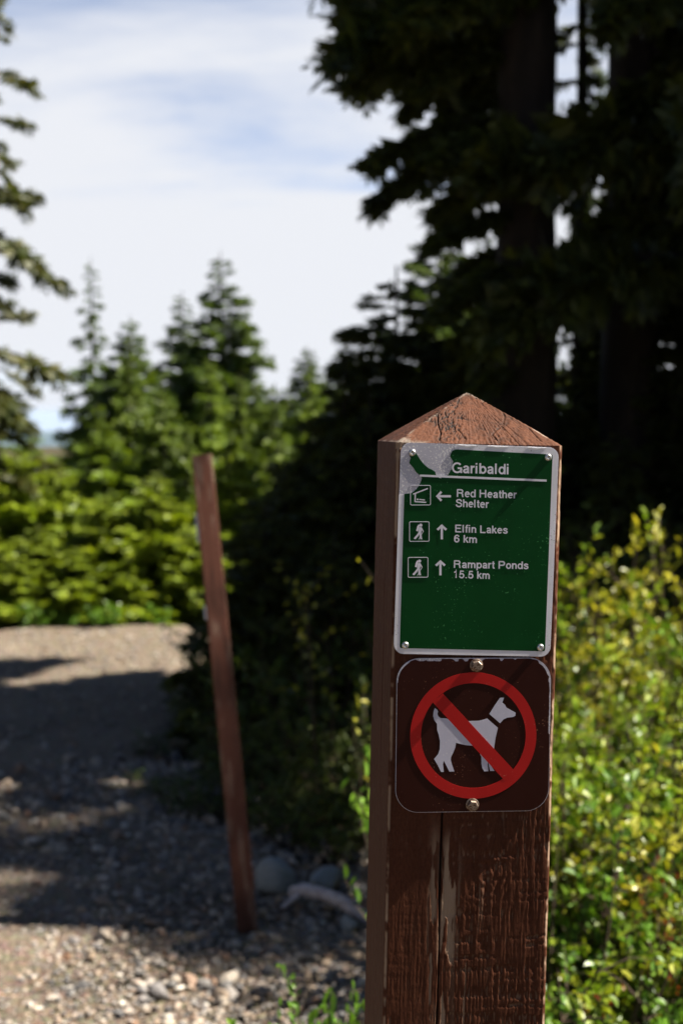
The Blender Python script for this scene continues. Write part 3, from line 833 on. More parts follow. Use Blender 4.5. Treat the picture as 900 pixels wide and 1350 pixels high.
# brown film, chipped along the top and the upper right corner
fo = rrect(-DW / 2 + 0.0004, -DW / 2 + 0.0004, DW / 2 - 0.0004, DW / 2 - 0.0004, 0.0192, 14)
out2 = []
for a, b in zip(fo, fo[1:] + fo[:1]):
    l = math.hypot(b[0] - a[0], b[1] - a[1]); k = max(1, int(l / 0.0012))
    for t in range(k):
        x, z = a[0] + (b[0] - a[0]) * t / k, a[1] + (b[1] - a[1]) * t / k
        e = 0.0
        if z > DW / 2 - 0.0025: e = 0.0022 * float(sstep(0.42, 0.62, vnoise(np.array(x * 260), np.array(2.0), 9))) + 0.0002
        elif z > DW / 2 - 0.02 and abs(x) > DW / 2 - 0.021: e = 0.0009 + 0.0014 * float(vnoise(np.array(x * 700), np.array(z * 700), 10)) if x > 0 else 0.0008
        elif x > DW / 2 - 0.003 and z > 0.0: e = 0.0006 + 0.0008 * float(vnoise(np.array(z * 400), np.array(1.0), 12))
        d = math.hypot(x, z)
        out2.append((x - x / d * e, z - z / d * e))
dfilm = sheet('brown_film', out2, -0.0015, 0.0003, M['brown_film'], dplate)
Y2 = -0.0018
dog = [(232, 300), (244, 309), (250, 319), (246, 332), (250, 344), (262, 355), (293, 357), (330, 370), (410, 374), (470, 373), (496, 367), (515, 361), (573, 413), (560, 465), (551, 525), (540, 570), (532, 600), (537, 622), (552, 646),
       (529, 646), (524, 625), (519, 592), (516, 610), (519, 647), (497, 647), (487, 630), (482, 605), (482, 568), (458, 520), (435, 507), (398, 504), (345, 490), (341, 515), (331, 540), (318, 566), (316, 582), (322, 605), (335, 645), (308, 645), (292, 612), (278, 585),
       (274, 605), (278, 646), (263, 646), (246, 610), (226, 576), (248, 550), (257, 525), (259, 480), (252, 445), (244, 420), (243, 385), (230, 368), (223, 345), (225, 320)]
head = [(527, 337), (556, 292), (585, 250), (607, 250), (598, 276), (612, 288), (620, 304), (642, 316), (670, 332), (668, 349), (655, 355), (625, 358), (604, 367), (585, 388)]
dg = sheet('dog_silhouette', [Q2(p) for p in dog], Y2, 0.00012, M['dog_white'], dfilm)
sheet('dog_head', [Q2(p) for p in head], Y2, 0.00012, M['dog_white'], dfilm)
cR = (440, 452)
ringo = [Q2((cR[0] + 342 * math.cos(6.2832 * k / 96), cR[1] + 342 * math.sin(6.2832 * k / 96))) for k in range(96)]
ringi = [Q2((cR[0] + 284 * math.cos(6.2832 * k / 96), cR[1] + 284 * math.sin(6.2832 * k / 96))) for k in range(96)]
frame_sheet('prohibition_ring', ringo[::-1], ringi[::-1], Y2, 0.0002, M['red_film'], dfilm)
sheet('prohibition_bar', [Q2(p) for p in ((276, 222), (664, 650), (608, 700), (220, 268))], Y2, 0.00028, M['red_film'], dfilm)
def hex_bolt():
    bm = bmesh.new()
    def ring(r, y, n, off=0): return [bm.verts.new((r * math.cos(6.283185 * k / n + off), y, r * math.sin(6.283185 * k / n + off))) for k in range(n)]
    # washer
    w0, w1, w2 = ring(0.0056, 0, 24), ring(0.0056, -0.0008, 24), ring(0.0050, -0.0011, 24)
    for a, b in ((w0, w1), (w1, w2)):
        for k in range(24): bm.faces.new((a[k], b[k], b[(k + 1) % 24], a[(k + 1) % 24]))
    bm.faces.new(w2)
    h0, h1, h2 = ring(0.0046, -0.0011, 6, 0.3), ring(0.0046, -0.0042, 6, 0.3), ring(0.0038, -0.0049, 6, 0.3)
    for a, b in ((h0, h1), (h1, h2)):
        for k in range(6): bm.faces.new((a[k], b[k], b[(k + 1) % 6], a[(k + 1) % 6]))
    bm.faces.new(h2)
    bmesh.ops.recalc_face_normals(bm, faces=bm.faces)
    me = bpy.data.meshes.new('bolt'); bm.to_mesh(me); bm.free(); me.materials.append(M['bolt'])
    return me
bolt_me = hex_bolt()
for k, p in enumerate(((459, 72), (431, 826))):
    o = link('bolt', bolt_me, ds)
    a = Q2(p); o.location = (a[0], -0.0018, a[1]); o.rotation_euler = (0, 0.4 * k, 0)

# ------------------------------------------------------------------ leaning marker post
mb = Vector((gx(324, 3.88), 3.88, 0.0)); mt = at(266, 601, 4.10)
ax = (mt - mb); Hm = ax.length
mk = empty('marker_post', mb - ax.normalized() * 0.25)
mk.rotation_euler = (Vector((0, 0, 1)).rotation_difference(ax).to_matrix() @ Matrix.Rotation(rad(5), 3, 'Z')).to_euler()
tag(mk, 'slim reddish brown wooden post leaning beside the gravel trail', 'post')
wm, dm_, HH = 0.058, 0.05, Hm + 0.25
zz = np.linspace(0, HH, 160)
sec = []
for (x, y, nx_, ny_) in ((-1, -1, 1, 0), (1, -1, 0, 1), (1, 1, -1, 0), (-1, 1, 0, -1)):
    for t in np.linspace(0.04, 0.96, 9): sec.append(((x + nx_ * 2 * t) * wm / 2, (y + ny_ * 2 * t) * dm_ / 2))
sec = np.array(sec); ns_ = len(sec)
V = np.zeros((len(zz) + 1, ns_, 3))
wob = 0.0015 * (fbm(sec[None, :, 0] * 60 + 3, zz[:, None] * 9, 71, 3) - 0.5)
V[:-1, :, 0] = sec[None, :, 0] * (1 + wob * 12); V[:-1, :, 1] = sec[None, :, 1] * (1 + wob * 12); V[:-1, :, 2] = zz[:, None]
V[-1, :, :2] = sec * 0.02; V[-1, :, 2] = HH + 0.002
i = np.arange(len(zz))[:, None] * ns_; j = np.arange(ns_)[None]; j2 = (j + 1) % ns_
F = np.stack([i + j, i + j2, i + ns_ + j2, i + ns_ + j], -1).reshape(-1, 4)
me = mesh('shaft', V.reshape(-1, 3), F, M['marker'])
pe = sstep(0.56, 0.68, fbm(V[:, :, 0] * 90 + V[:, :, 1] * 50, V[:, :, 2] * 9, 73, 4)) * 0.5
di = 0.55 * sstep(0.5, 0.72, fbm(V[:, :, 0] * 40 + V[:, :, 1] * 40, V[:, :, 2] * 5, 74, 4)) + 0.7 * sstep(0.42, 0.26, V[:, :, 2]) * fbm(V[:, :, 0] * 60, V[:, :, 2] * 30, 75)
set_attr(me, 'peel', pe); set_attr(me, 'dirt', np.clip(di, 0, 1))
link('shaft', me, mk)
for (z0, z1) in ((HH - 0.25, HH - 0.165), (HH - 0.47, HH - 0.43)):
    o = link('marker_plate', mesh('marker_plate', [(-wm / 2 - 0.006, y, z) for y, z in ((-0.018, z0), (0.02, z0), (0.02, z1), (-0.018, z1))] + [(-wm / 2 - 0.0005, y, z) for y, z in ((-0.018, z0), (0.02, z0), (0.02, z1), (-0.018, z1))],
        [(0, 1, 2, 3), (7, 6, 5, 4), (0, 4, 5, 1), (1, 5, 6, 2), (2, 6, 7, 3), (3, 7, 4, 0)], M['tag_white']), mk)

# ------------------------------------------------------------------ boulders and the dead branch
def boulder(loc, sc, seed, label, rz=0):
    V, F = stone_mesh(seed, 3, 0.9)
    nz = (fbm(V[:, 0] * 3 + 7, V[:, 1] * 3 + V[:, 2] * 2, seed) - 0.5) * 0.16
    V = V * (1 + nz[:, None])
    o = link('boulder', mesh('boulder', V, F, M['boulder'], True))
    o.location = loc; o.scale = sc; o.rotation_euler = (0, 0, rz)
    return tag(o, label, 'rock', 'rocks at the foot of the marker post')
boulder((gx(364, 4.2), 4.2, 0.055), (0.068, 0.07, 0.098), 3, 'tall blue grey rock right beside the foot of the leaning post', 0.5)
boulder((gx(430, 4.15), 4.2, 0.04), (0.075, 0.07, 0.062), 7, 'low grey rock under the dead branch', 1.2)
boulder((gx(462, 3.9), 3.88, 0.022), (0.04, 0.04, 0.033), 9, 'small round grey rock just below the end of the dead branch', 2.0)
bp = [at(384, 1176, 4.06), at(400, 1174, 4.04), at(425, 1178, 4.0), at(450, 1188, 3.97), at(475, 1205, 3.93), at(500, 1226, 3.9), at(530, 1245, 3.87), at(560, 1262, 3.86)]
V, F = tube([p[:] for p in bp], [0.017, 0.021, 0.019, 0.0185, 0.018, 0.016, 0.013, 0.008], 10)
V = V * 1.0 + (np.stack([vnoise(V[:, 0] * 50, V[:, 2] * 50, 3), vnoise(V[:, 0] * 50, V[:, 2] * 50, 4), vnoise(V[:, 0] * 50, V[:, 2] * 50, 5)], -1) - 0.5) * 0.006
acc = Acc(); acc.add(V, F)
V2, F2 = tube([bp[1][:], at(380, 1190, 4.0)[:], at(372, 1197, 3.98)[:]], [0.01, 0.008, 0.004], 6); acc.add(V2, F2)
V, F = acc.get()
tag(link('dead_branch', mesh('dead_branch', V, F, M['driftwood'], True)), 'bleached bare dead branch lying over the rocks by the leaning post', 'branch')

# ------------------------------------------------------------------ conifers
def shoot_quads(B, T, w, roll):
    """lens shaped faces from B to T (n,3) with half width w (n,) turned by roll (n,)"""
    d = T - B; l = np.linalg.norm(d, axis=1)[:, None] + 1e-9; d = d / l
    up = np.array([0, 0, 1.0]); s = np.cross(d, up); s /= np.linalg.norm(s, axis=1)[:, None] + 1e-9
    n = np.cross(s, d)
    a = s * np.cos(roll)[:, None] + n * np.sin(roll)[:, None]
    m = B + (T - B) * 0.42
    V = np.stack([B, m + a * w[:, None], T, m - a * w[:, None]], 1)
    return V                                                 # (n,4,3)

def spray(r, Ls, n, wr):
    """a flat twig with side shoots, along +x, length Ls"""
    B, T, w = [], [], []
    for k in range(n):
        t = (k + 0.6) / n
        for sgn in ((-1, 1) if k < n - 1 else (0,)):
            ang = sgn * rad(r.uniform(38, 60)); l = Ls * (0.20 + 0.42 * (1 - t)) * r.uniform(0.75, 1.2)
            b = np.array([Ls * t * 0.85, 0, 0]); tt = b + l * np.array([math.cos(ang), math.sin(ang), r.normal(0, 0.16) - 0.10])
            B.append(b); T.append(tt); w.append(l * wr * r.uniform(0.8, 1.2))
    B, T, w = np.array(B), np.array(T), np.array(w)
    return shoot_quads(B, T, w, r.normal(0, 0.55, len(w)))

def bough(r, n_twig, n_shoot, droop, twig=0.34, wr=0.2, lift=0.12, bare=0.15):
    """a unit-length bough along +x: leaf faces (k,4,3) and a wood curve"""
    u = np.linspace(0, 1, 12)
    side = r.normal(0, 0.06)
    path = np.stack([u * (1 - 0.12 * droop * u), side * u ** 2, lift * u * 1.0 - (droop * 0.42 + lift * 0.4) * u ** 2], -1)
    Vs = []
    for k in range(n_twig):
        t = bare + (1 - bare) * (k + r.random()) / n_twig
        p = np.array([np.interp(t, u, path[:, c]) for c in range(3)])
        sgn = 1 if k % 2 else -1
        ang = sgn * rad(r.uniform(35, 75)) * (1 - 0.35 * t)
        l = twig * (0.35 + 0.75 * math.sin(math.pi * min(1, (1 - t) * 0.85 + 0.15)) ** 0.8) * r.uniform(0.7, 1.15)
        S4 = spray(r, l, n_shoot, wr)
        pt = r.normal(-0.22 - 0.3 * droop, 0.22 + 0.18 * droop); rl = r.normal(0, 0.45 + 0.3 * droop)
        cp, sp = math.cos(pt), math.sin(pt)
        X, Y, Z = S4[..., 0], S4[..., 1], S4[..., 2]
        Y, Z = Y * math.cos(rl) - Z * math.sin(rl), Y * math.sin(rl) + Z * math.cos(rl)
        X, Z = X * cp - Z * sp, X * sp + Z * cp
        ca, sa = math.cos(ang), math.sin(ang)
        Vs.append(np.stack([X * ca - Y * sa, X * sa + Y * ca, Z], -1) + p)
    return np.concatenate(Vs), path

r0 = np.random.default_rng(77)
BOUGH = {
    'hemlock': [bough(r0, 78, 8, 0.75, 0.24, 0.21, 0.16, 0.08) for _ in range(6)],
    'fir': [bough(r0, 26, 6, 0.45, 0.36, 0.22, 0.10, 0.05) for _ in range(6)],
    'sparse': [bough(r0, 20, 5, 0.8, 0.24, 0.24, 0.02, 0.35) for _ in range(6)],
    'bushy': [bough(r0, 24, 6, 0.2, 0.40, 0.24, 0.25, 0.05) for _ in range(6)],
}
def conifer_mesh(seed, boughs, specs, trunk_pts, trunk_r, leaf_mat, k=10, bump_amp=0.0):
    """specs: list of (z, azimuth, length, pitch); returns trunk, branches and crown mesh data"""
    r = np.random.default_rng(seed)
    tp, tr_ = np.array(trunk_pts, float), np.array(trunk_r, float)
    zz = np.linspace(0, 1, 26)
    P = np.stack([np.interp(zz, np.linspace(0, 1, len(tp)), tp[:, c]) for c in range(3)], -1)
    Rr = np.interp(zz, np.linspace(0, 1, len(tr_)), tr_)
    V, F = tube(P, Rr, k)
    V = V + np.stack([fbm(V[:, 2] * 3 + V[:, 1] * 20, V[:, 0] * 20, seed) - 0.5, fbm(V[:, 2] * 3 + V[:, 0] * 20, V[:, 1] * 20, seed + 1) - 0.5, V[:, 0] * 0], -1) * Rr.max() * 0.35
    me_t = mesh('trunk', V, F, M['bark'], True)
    LV, W_ = [], Acc()
    for (z, az, ln, pitch) in specs:
        S4, path = boughs[r.integers(len(boughs))]
        o = np.array([np.interp(z, P[:, 2], P[:, 0]), np.interp(z, P[:, 2], P[:, 1]), z])
        cp, sp, ca, sa = math.cos(pitch), math.sin(pitch), math.cos(az), math.sin(az)
        def tf(A):
            X, Y, Z = A[..., 0] * ln, A[..., 1] * ln * r_w, A[..., 2] * ln
            X, Z = X * cp - Z * sp, X * sp + Z * cp
            return np.stack([X * ca - Y * sa, X * sa + Y * ca, Z], -1) + o
        r_w = r.choice([-1, 1]) * r.uniform(0.8, 1.1)
        LV.append(tf(S4))
        pw = tf(path[::2])
        bv, bf = tube(pw, np.linspace(0.02, 0.003, len(pw)) * ln ** 0.8, 4); W_.add(bv, bf)
    LV = np.concatenate(LV)
    F = np.arange(LV.shape[0] * 4).reshape(-1, 4)
    me_c = mesh('crown', LV.reshape(-1, 3), F, leaf_mat)
    bv, bf = W_.get()
    me_b = mesh('branches', bv, bf, M['bark'], True)
    return me_t, me_b, me_c
def place_tree(name, meshes, loc, rz, sc, label, group=None):
    t = empty(name, loc, rz, sc)
    for n_, me in zip(('trunk', 'branches', 'crown'), meshes):
        link(n_, me, t)
    return tag(t, label, 'tree', group)
def spiral_specs(seed, z0, z1, n, r_of_t, pitch=0.0, pj=0.1, lj=0.25):
    r = np.random.default_rng(seed); o = []
    az = r.uniform(0, 6.28)
    for k in range(n):
        t = (k + r.random()) / n
        az += 2.4 + r.normal(0, 0.35)
        o.append((z0 + (z1 - z0) * t, az, max(0.04, r_of_t(t) * r.uniform(1 - lj, 1 + lj * 0.6)), pitch + r.normal(0, pj)))
    return o

# big hemlocks on the right (only their feet and lower boughs are in the frame; their crowns shade the trail)
big = []
for k in range(3):
    sp = spiral_specs(200 + k, 1.3 + 0.3 * k, 11.5, 84, lambda t: 1.5 * (1 - t) ** 0.7 + 0.25, -0.02, 0.14)
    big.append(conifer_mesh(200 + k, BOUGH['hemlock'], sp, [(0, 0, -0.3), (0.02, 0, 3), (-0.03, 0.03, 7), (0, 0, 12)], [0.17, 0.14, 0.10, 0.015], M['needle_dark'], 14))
# the one whose boughs reach out over the sky, laid out bough by bough
hero_sp = spiral_specs(230, 4.4, 11.5, 66, lambda t: 1.3 * (1 - t) ** 0.6 + 0.25, -0.02, 0.14)
rh = np.random.default_rng(8)
for (z, ln, pt) in ((3.82, 1.15, -0.02), (3.68, 1.05, -0.05), (3.56, 1.18, -0.06), (3.44, 1.1, -0.1), (3.34, 0.95, -0.08), (3.22, 0.62, -0.1), (3.02, 0.55, -0.05), (2.90, 0.84, -0.06), (2.76, 0.82, -0.08), (2.60, 0.5, -0.05), (2.45, 0.62, -0.1), (2.30, 0.6, -0.12), (2.14, 0.62, -0.1), (1.98, 0.62, -0.15), (1.8, 0.6, -0.15)):
    hero_sp.append((z, math.pi + rh.normal(0.0, 0.38), ln, pt))
    if rh.random() < 0.6: hero_sp.append((z - 0.09, math.pi + rh.choice([-1, 1]) * rh.uniform(0.6, 1.2), ln * 0.8, pt))
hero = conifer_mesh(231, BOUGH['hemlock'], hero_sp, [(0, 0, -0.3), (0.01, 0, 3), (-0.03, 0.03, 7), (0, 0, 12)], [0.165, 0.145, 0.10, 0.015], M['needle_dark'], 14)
gR = 'tall hemlocks on the shaded side of the trail'
place_tree('hemlock_tree', hero, (gx(688, 6.75), 6.75, 0), 0, 0.97, 'tall hemlock with thick dark trunk rising behind the pointed post', gR)
side_sp = spiral_specs(270, 4.2, 11.5, 66, lambda t: 1.5 * (1 - t) ** 0.7 + 0.25, -0.02, 0.14) + [(z_, rh.uniform(-1.3, 1.3), rh.uniform(0.7, 1.2), -0.05) for z_ in np.linspace(1.5, 4.1, 22)]
side_t = conifer_mesh(271, BOUGH['hemlock'], side_sp, [(0, 0, -0.3), (0.02, 0, 3), (-0.03, 0.03, 7), (0, 0, 12)], [0.16, 0.135, 0.10, 0.015], M['needle_dark'], 14)
place_tree('hemlock_tree', side_t, (gx(825, 7.1), 7.1, 0.1), 0.0, 0.95, 'tall dark hemlock whose trunk stands right of the thin trunk and sky gap', gR)
place_tree('hemlock_tree', big[2], (gx(935, 6.4), 6.4, 0.1), 0.7, (0.6, 0.6, 0.9), 'dark hemlock with boughs hanging in from the right edge of the frame', gR)
for k, (x, y, s, rz) in enumerate(((2.9, 6.6, 0.9, 1.1),)):
    place_tree('hemlock_tree', big[k % 3], (x, y, 0.1), rz, s, 'tall hemlock out of sight in the grove that shades the trail', 'hemlocks deeper in the shading grove')
for k, (x, y, s, rz) in enumerate(((-2.9, -5.2, 1.0, 0.3), (3.4, -4.9, 1.0, 4.0), (0.6, -9.0, 1.1, 5.1), (6.0, -3.0, 1.0, 2.9))):  # added out of view to keep sky light off the post and signs
    place_tree('hemlock_tree', big[k % 3], (x, y, 0.0), rz, s, 'unseen tall hemlock added behind the viewer to hold back sky light', 'unseen hemlocks added behind the viewer')
for k, (x, y, s, rz) in enumerate(((-5.6, 7.0, 0.95, 2.1), (-5.0, 4.4, 1.0, 0.9), (-5.4, 1.8, 1.05, 3.3), (-7.6, 5.6, 1.1, 5.0))):  # added out of view, blocking sky light from the left onto the trail
    place_tree('hemlock_tree', big[k % 3], (x, y, 0.0), rz, s, 'unseen tall hemlock added along the other side of the trail to block sky light', 'unseen hemlocks added along the other side of the trail')
# unseen tree added to the side, boughs laid out to dapple the stones
hsp = spiral_specs(261, 9.6, 12.8, 32, lambda t: 1.0 * (1 - t) ** 0.5 + 0.25, -0.1, 0.2, 0.5) + [(9.7, -1.60, 1.75, 0.12), (9.62, -1.42, 1.4, 0.1), (9.75, -1.65, 1.6, 0.08), (9.9, -1.85, 1.3, 0.05), (9.95, -1.30, 1.5, 0.12)]
hs = conifer_mesh(260, BOUGH['sparse'] + BOUGH['fir'], hsp, [(0, 0, -0.3), (0.02, 0, 6), (0, 0, 13)], [0.15, 0.11, 0.01], M['needle_dark'], 10)
place_tree('hemlock_tree', hs, (8.0, 5.75, 0.1), 0.0, 1.0, 'unseen tall hemlock added right of the bank, its high open crown laid out for broken shade', 'hemlocks deeper in the shading grove')
thin_sp = spiral_specs(240, 1.3, 6.5, 84, lambda t: 0.22 * (1 - t) + 0.12, -0.1, 0.2)
thin = conifer_mesh(240, BOUGH['fir'], thin_sp, [(0, 0, -0.3), (0.02, 0, 3), (0, 0, 7)], [0.035, 0.03, 0.006], M['needle_dark'], 8)
place_tree('young_hemlock_tree', thin, (gx(757, 7.5), 7.5, 0.05), 0.4, 1.0, 'thin bare young trunk against the sky gap between two thick trunks')

# young conifers in the shade of the grove, behind the marker post
sap = []
for k in range(4):
    sp = spiral_specs(300 + k, 0.06, 1.94, 96, lambda t: 0.62 * (1 - t) ** 0.7 + 0.06, 0.12, 0.12)
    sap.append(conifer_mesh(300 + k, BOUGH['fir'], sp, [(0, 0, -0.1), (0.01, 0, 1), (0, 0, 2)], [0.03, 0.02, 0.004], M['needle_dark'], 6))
def by_top(px, py, D, unit):
    p = at(px, py, D); z0 = float(ground_z(np.array(p.x), np.array(p.y))) + 0.0
    return (p.x, D, z0), (p.z - z0) / unit
SH_L = ['small dark fir in shade directly behind the leaning post', 'dark young fir just right of the leaning post top', 'dark fir with a pointed top between the leaning post and the pointed post',
        'dark young fir rising at the left edge of the pointed post', 'taller dark fir at the left foot of the thick hemlock', 'dark fir partly hidden behind the pointed post cap', 'low dark fir in shade beside the pointed post',
        'dark young fir standing under the hemlock trunks', 'dark young fir under the sky gap', 'dark young fir above the sunny bushes', 'dark young fir at the right edge above the sunny bushes',
        'dark fir filling the gap left of the thick trunk', 'dark fir close behind the peak of the pointed post', 'dark pointed fir top directly left of the pointed post', 'dark fir right of the thin bare trunk', 'dark fir in the far right corner of the grove']
for k, (px, py, D) in enumerate(((350, 640, 6.4), (376, 610, 6.8), (455, 470, 7.1), (487, 520, 6.8), (522, 350, 7.3), (598, 430, 7.4), (440, 700, 5.9), (650, 520, 6.3), (755, 520, 6.9), (815, 560, 6.4), (890, 420, 7.0), (560, 395, 7.2), (622, 400, 7.3), (500, 430, 7.3), (805, 400, 7.4), (865, 330, 7.4))):
    loc, s = by_top(px, py, D, 2.0)
    wd = 1.25 if k in (0, 6) else 1.2 if k in (3, 4, 5) else 1.0
    place_tree('young_fir_tree', sap[k % 4], loc, 1.3 * k, (s * wd, s * wd, s), SH_L[k], 'young firs in the shade of the grove')

# sunlit conifers across the trail
spire = []
for k, (kind, n, wid, mt_) in enumerate((('fir', 80, 0.22, 'needle_fir'), ('bushy', 150, 0.40, 'needle_fir'), ('bushy', 120, 0.31, 'needle_fir'), ('bushy', 120, 0.36, 'needle_fir'))):
    sp = spiral_specs(400 + k, 0.02, 0.97, n, lambda t, w=wid: w * (1 - t) ** 0.9 + 0.02, 0.0, 0.14, 0.4)
    spire.append(conifer_mesh(400 + k, BOUGH[kind], sp, [(0, 0, -0.02), (0.004, 0, 0.5), (0, 0, 1)], [0.016, 0.010, 0.0015], M[mt_], 6))
SP_L = {0: 'slender sparse fir spire standing leftmost against the sky', 1: 'broad dense green fir between the two left spires', 2: 'narrow fir spire left of the tallest one', 3: 'tall fir spire with a thin wavy tip above the leaning post', 4: 'low fir top peeping out far behind the dark firs', 5: 'distant small fir tip left of the dark grove', 6: 'fir with a rounded top right of the tall spire'}
for k, (px, py, D, m_) in enumerate(((120, 338, 21, 0), (172, 415, 15.5, 1), (240, 383, 18, 2), (291, 330, 17, 3), (405, 455, 22, 1), (448, 462, 24, 2), (335, 500, 15, 3))):
    loc, s = by_top(px, py, D, 1.0)
    w = (0.8, 1.0, 0.95, 0.9, 1.1, 1.1, 1.2)[k]
    place_tree('subalpine_fir_tree', spire[m_], loc, 0.9 * k, (s * w, s * w, s), SP_L[k], 'fir spires across the trail')
for k, (px, py, D, m_, w, lb) in enumerate(((578, 255, 11.0, 2, 0.9, 'sunlit yellow green fir glimpsed left of the thick dark trunk'), (640, 300, 12.5, 1, 0.7, 'sunlit fir glimpsed right behind the thick dark trunk'),
        (782, -90, 12.5, 0, 0.32, 'airy slender fir seen through the gap right of the thin trunk'))):
    loc, s = by_top(px, py, D, 1.0)
    place_tree('subalpine_fir_tree', spire[m_], loc, 2.1 * k, (s * w, s * w, s), lb, 'sunlit firs beyond the grove')
# tree at the left edge with long drooping arms
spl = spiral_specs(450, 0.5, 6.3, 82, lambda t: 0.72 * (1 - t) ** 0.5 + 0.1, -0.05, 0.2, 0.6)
left = conifer_mesh(450, BOUGH['sparse'] + BOUGH['fir'][:3], spl, [(0, 0, -0.1), (0.03, 0, 3), (0, 0, 6.5)], [0.09, 0.06, 0.008], M['needle_gold_lit'], 8)
place_tree('mountain_hemlock_tree', left, (gx(-25, 11.5), 11.5, -0.03), 0.3, 1.0, 'tall green conifer with golden sunlight put into its colour and long drooping arms at the left edge')
# bright bushy young hemlocks on the far side of the trail
br = []
for k in range(3):
    sp = spiral_specs(500 + k, 0.03, 1.02, 90, lambda t: 0.5 * (1 - t) ** 0.85 + 0.03, 0.15, 0.2, 0.5)
    br.append(conifer_mesh(500 + k, BOUGH['bushy'], sp, [(0, 0, -0.05), (0.01, 0, 0.5), (0, 0, 1.05)], [0.025, 0.018, 0.004], M['needle_bright'], 6))
br2 = []
for k in range(3):
    sp = spiral_specs(520 + k, 0.03, 1.03, 120, lambda t: 0.36 * (1 - t) ** 0.9 + 0.02, 0.05, 0.16, 0.5)
    br2.append(conifer_mesh(520 + k, BOUGH['fir'], sp, [(0, 0, -0.05), (0.01, 0, 0.5), (0, 0, 1.05)], [0.02, 0.014, 0.003], M['needle_mid'], 6))
bl = ((-12, 520, 13.0), (38, 552, 12.6), (-20, 560, 12.0), (24, 590, 11.2), (78, 610, 11.1), (128, 530, 13.2), (172, 440, 14.2), (214, 500, 13.4), (246, 560, 12.2), (276, 470, 14.6), (318, 490, 13.6), (50, 690, 10.2), (140, 650, 10.4), (208, 620, 10.5), (300, 590, 11.0), (352, 520, 14.0), (-30, 680, 10.3), (100, 720, 10.0), (250, 690, 10.1), (20, 735, 9.9), (170, 735, 9.95), (362, 505, 12.4), (408, 475, 12.9))
ORD = ('first', 'second', 'third', 'fourth', 'fifth', 'sixth', 'seventh', 'eighth', 'ninth', 'tenth', 'eleventh', 'twelfth', 'thirteenth', 'fourteenth', 'fifteenth', 'sixteenth', 'seventeenth', 'eighteenth', 'nineteenth', 'twentieth')
BL_L = {}
for row, name_ in ((True, 'back'), (False, 'front')):
    for n_, k in enumerate(sorted((k for k in range(len(bl)) if (bl[k][2] > 11.05) == row), key=lambda k: bl[k][0])):
        BL_L[k] = 'bright bushy young conifer across the trail, ' + ORD[n_] + ' from the left in the ' + name_ + ' row'
for k, (px, py, D) in enumerate(bl):
    loc, s = by_top(px, py, D, 1.05)
    w = (1.0, 1.25, 0.9, 1.1)[k % 4] * (1.3 if s < 0.95 else 1.0 if s < 1.6 else 0.75)
    place_tree('bushy_hemlock_tree', (br2 if D > 11.9 else br)[k % 3], loc, 1.7 * k, (s * w, s * w, s), BL_L[k], 'bushy young conifers across the trail')

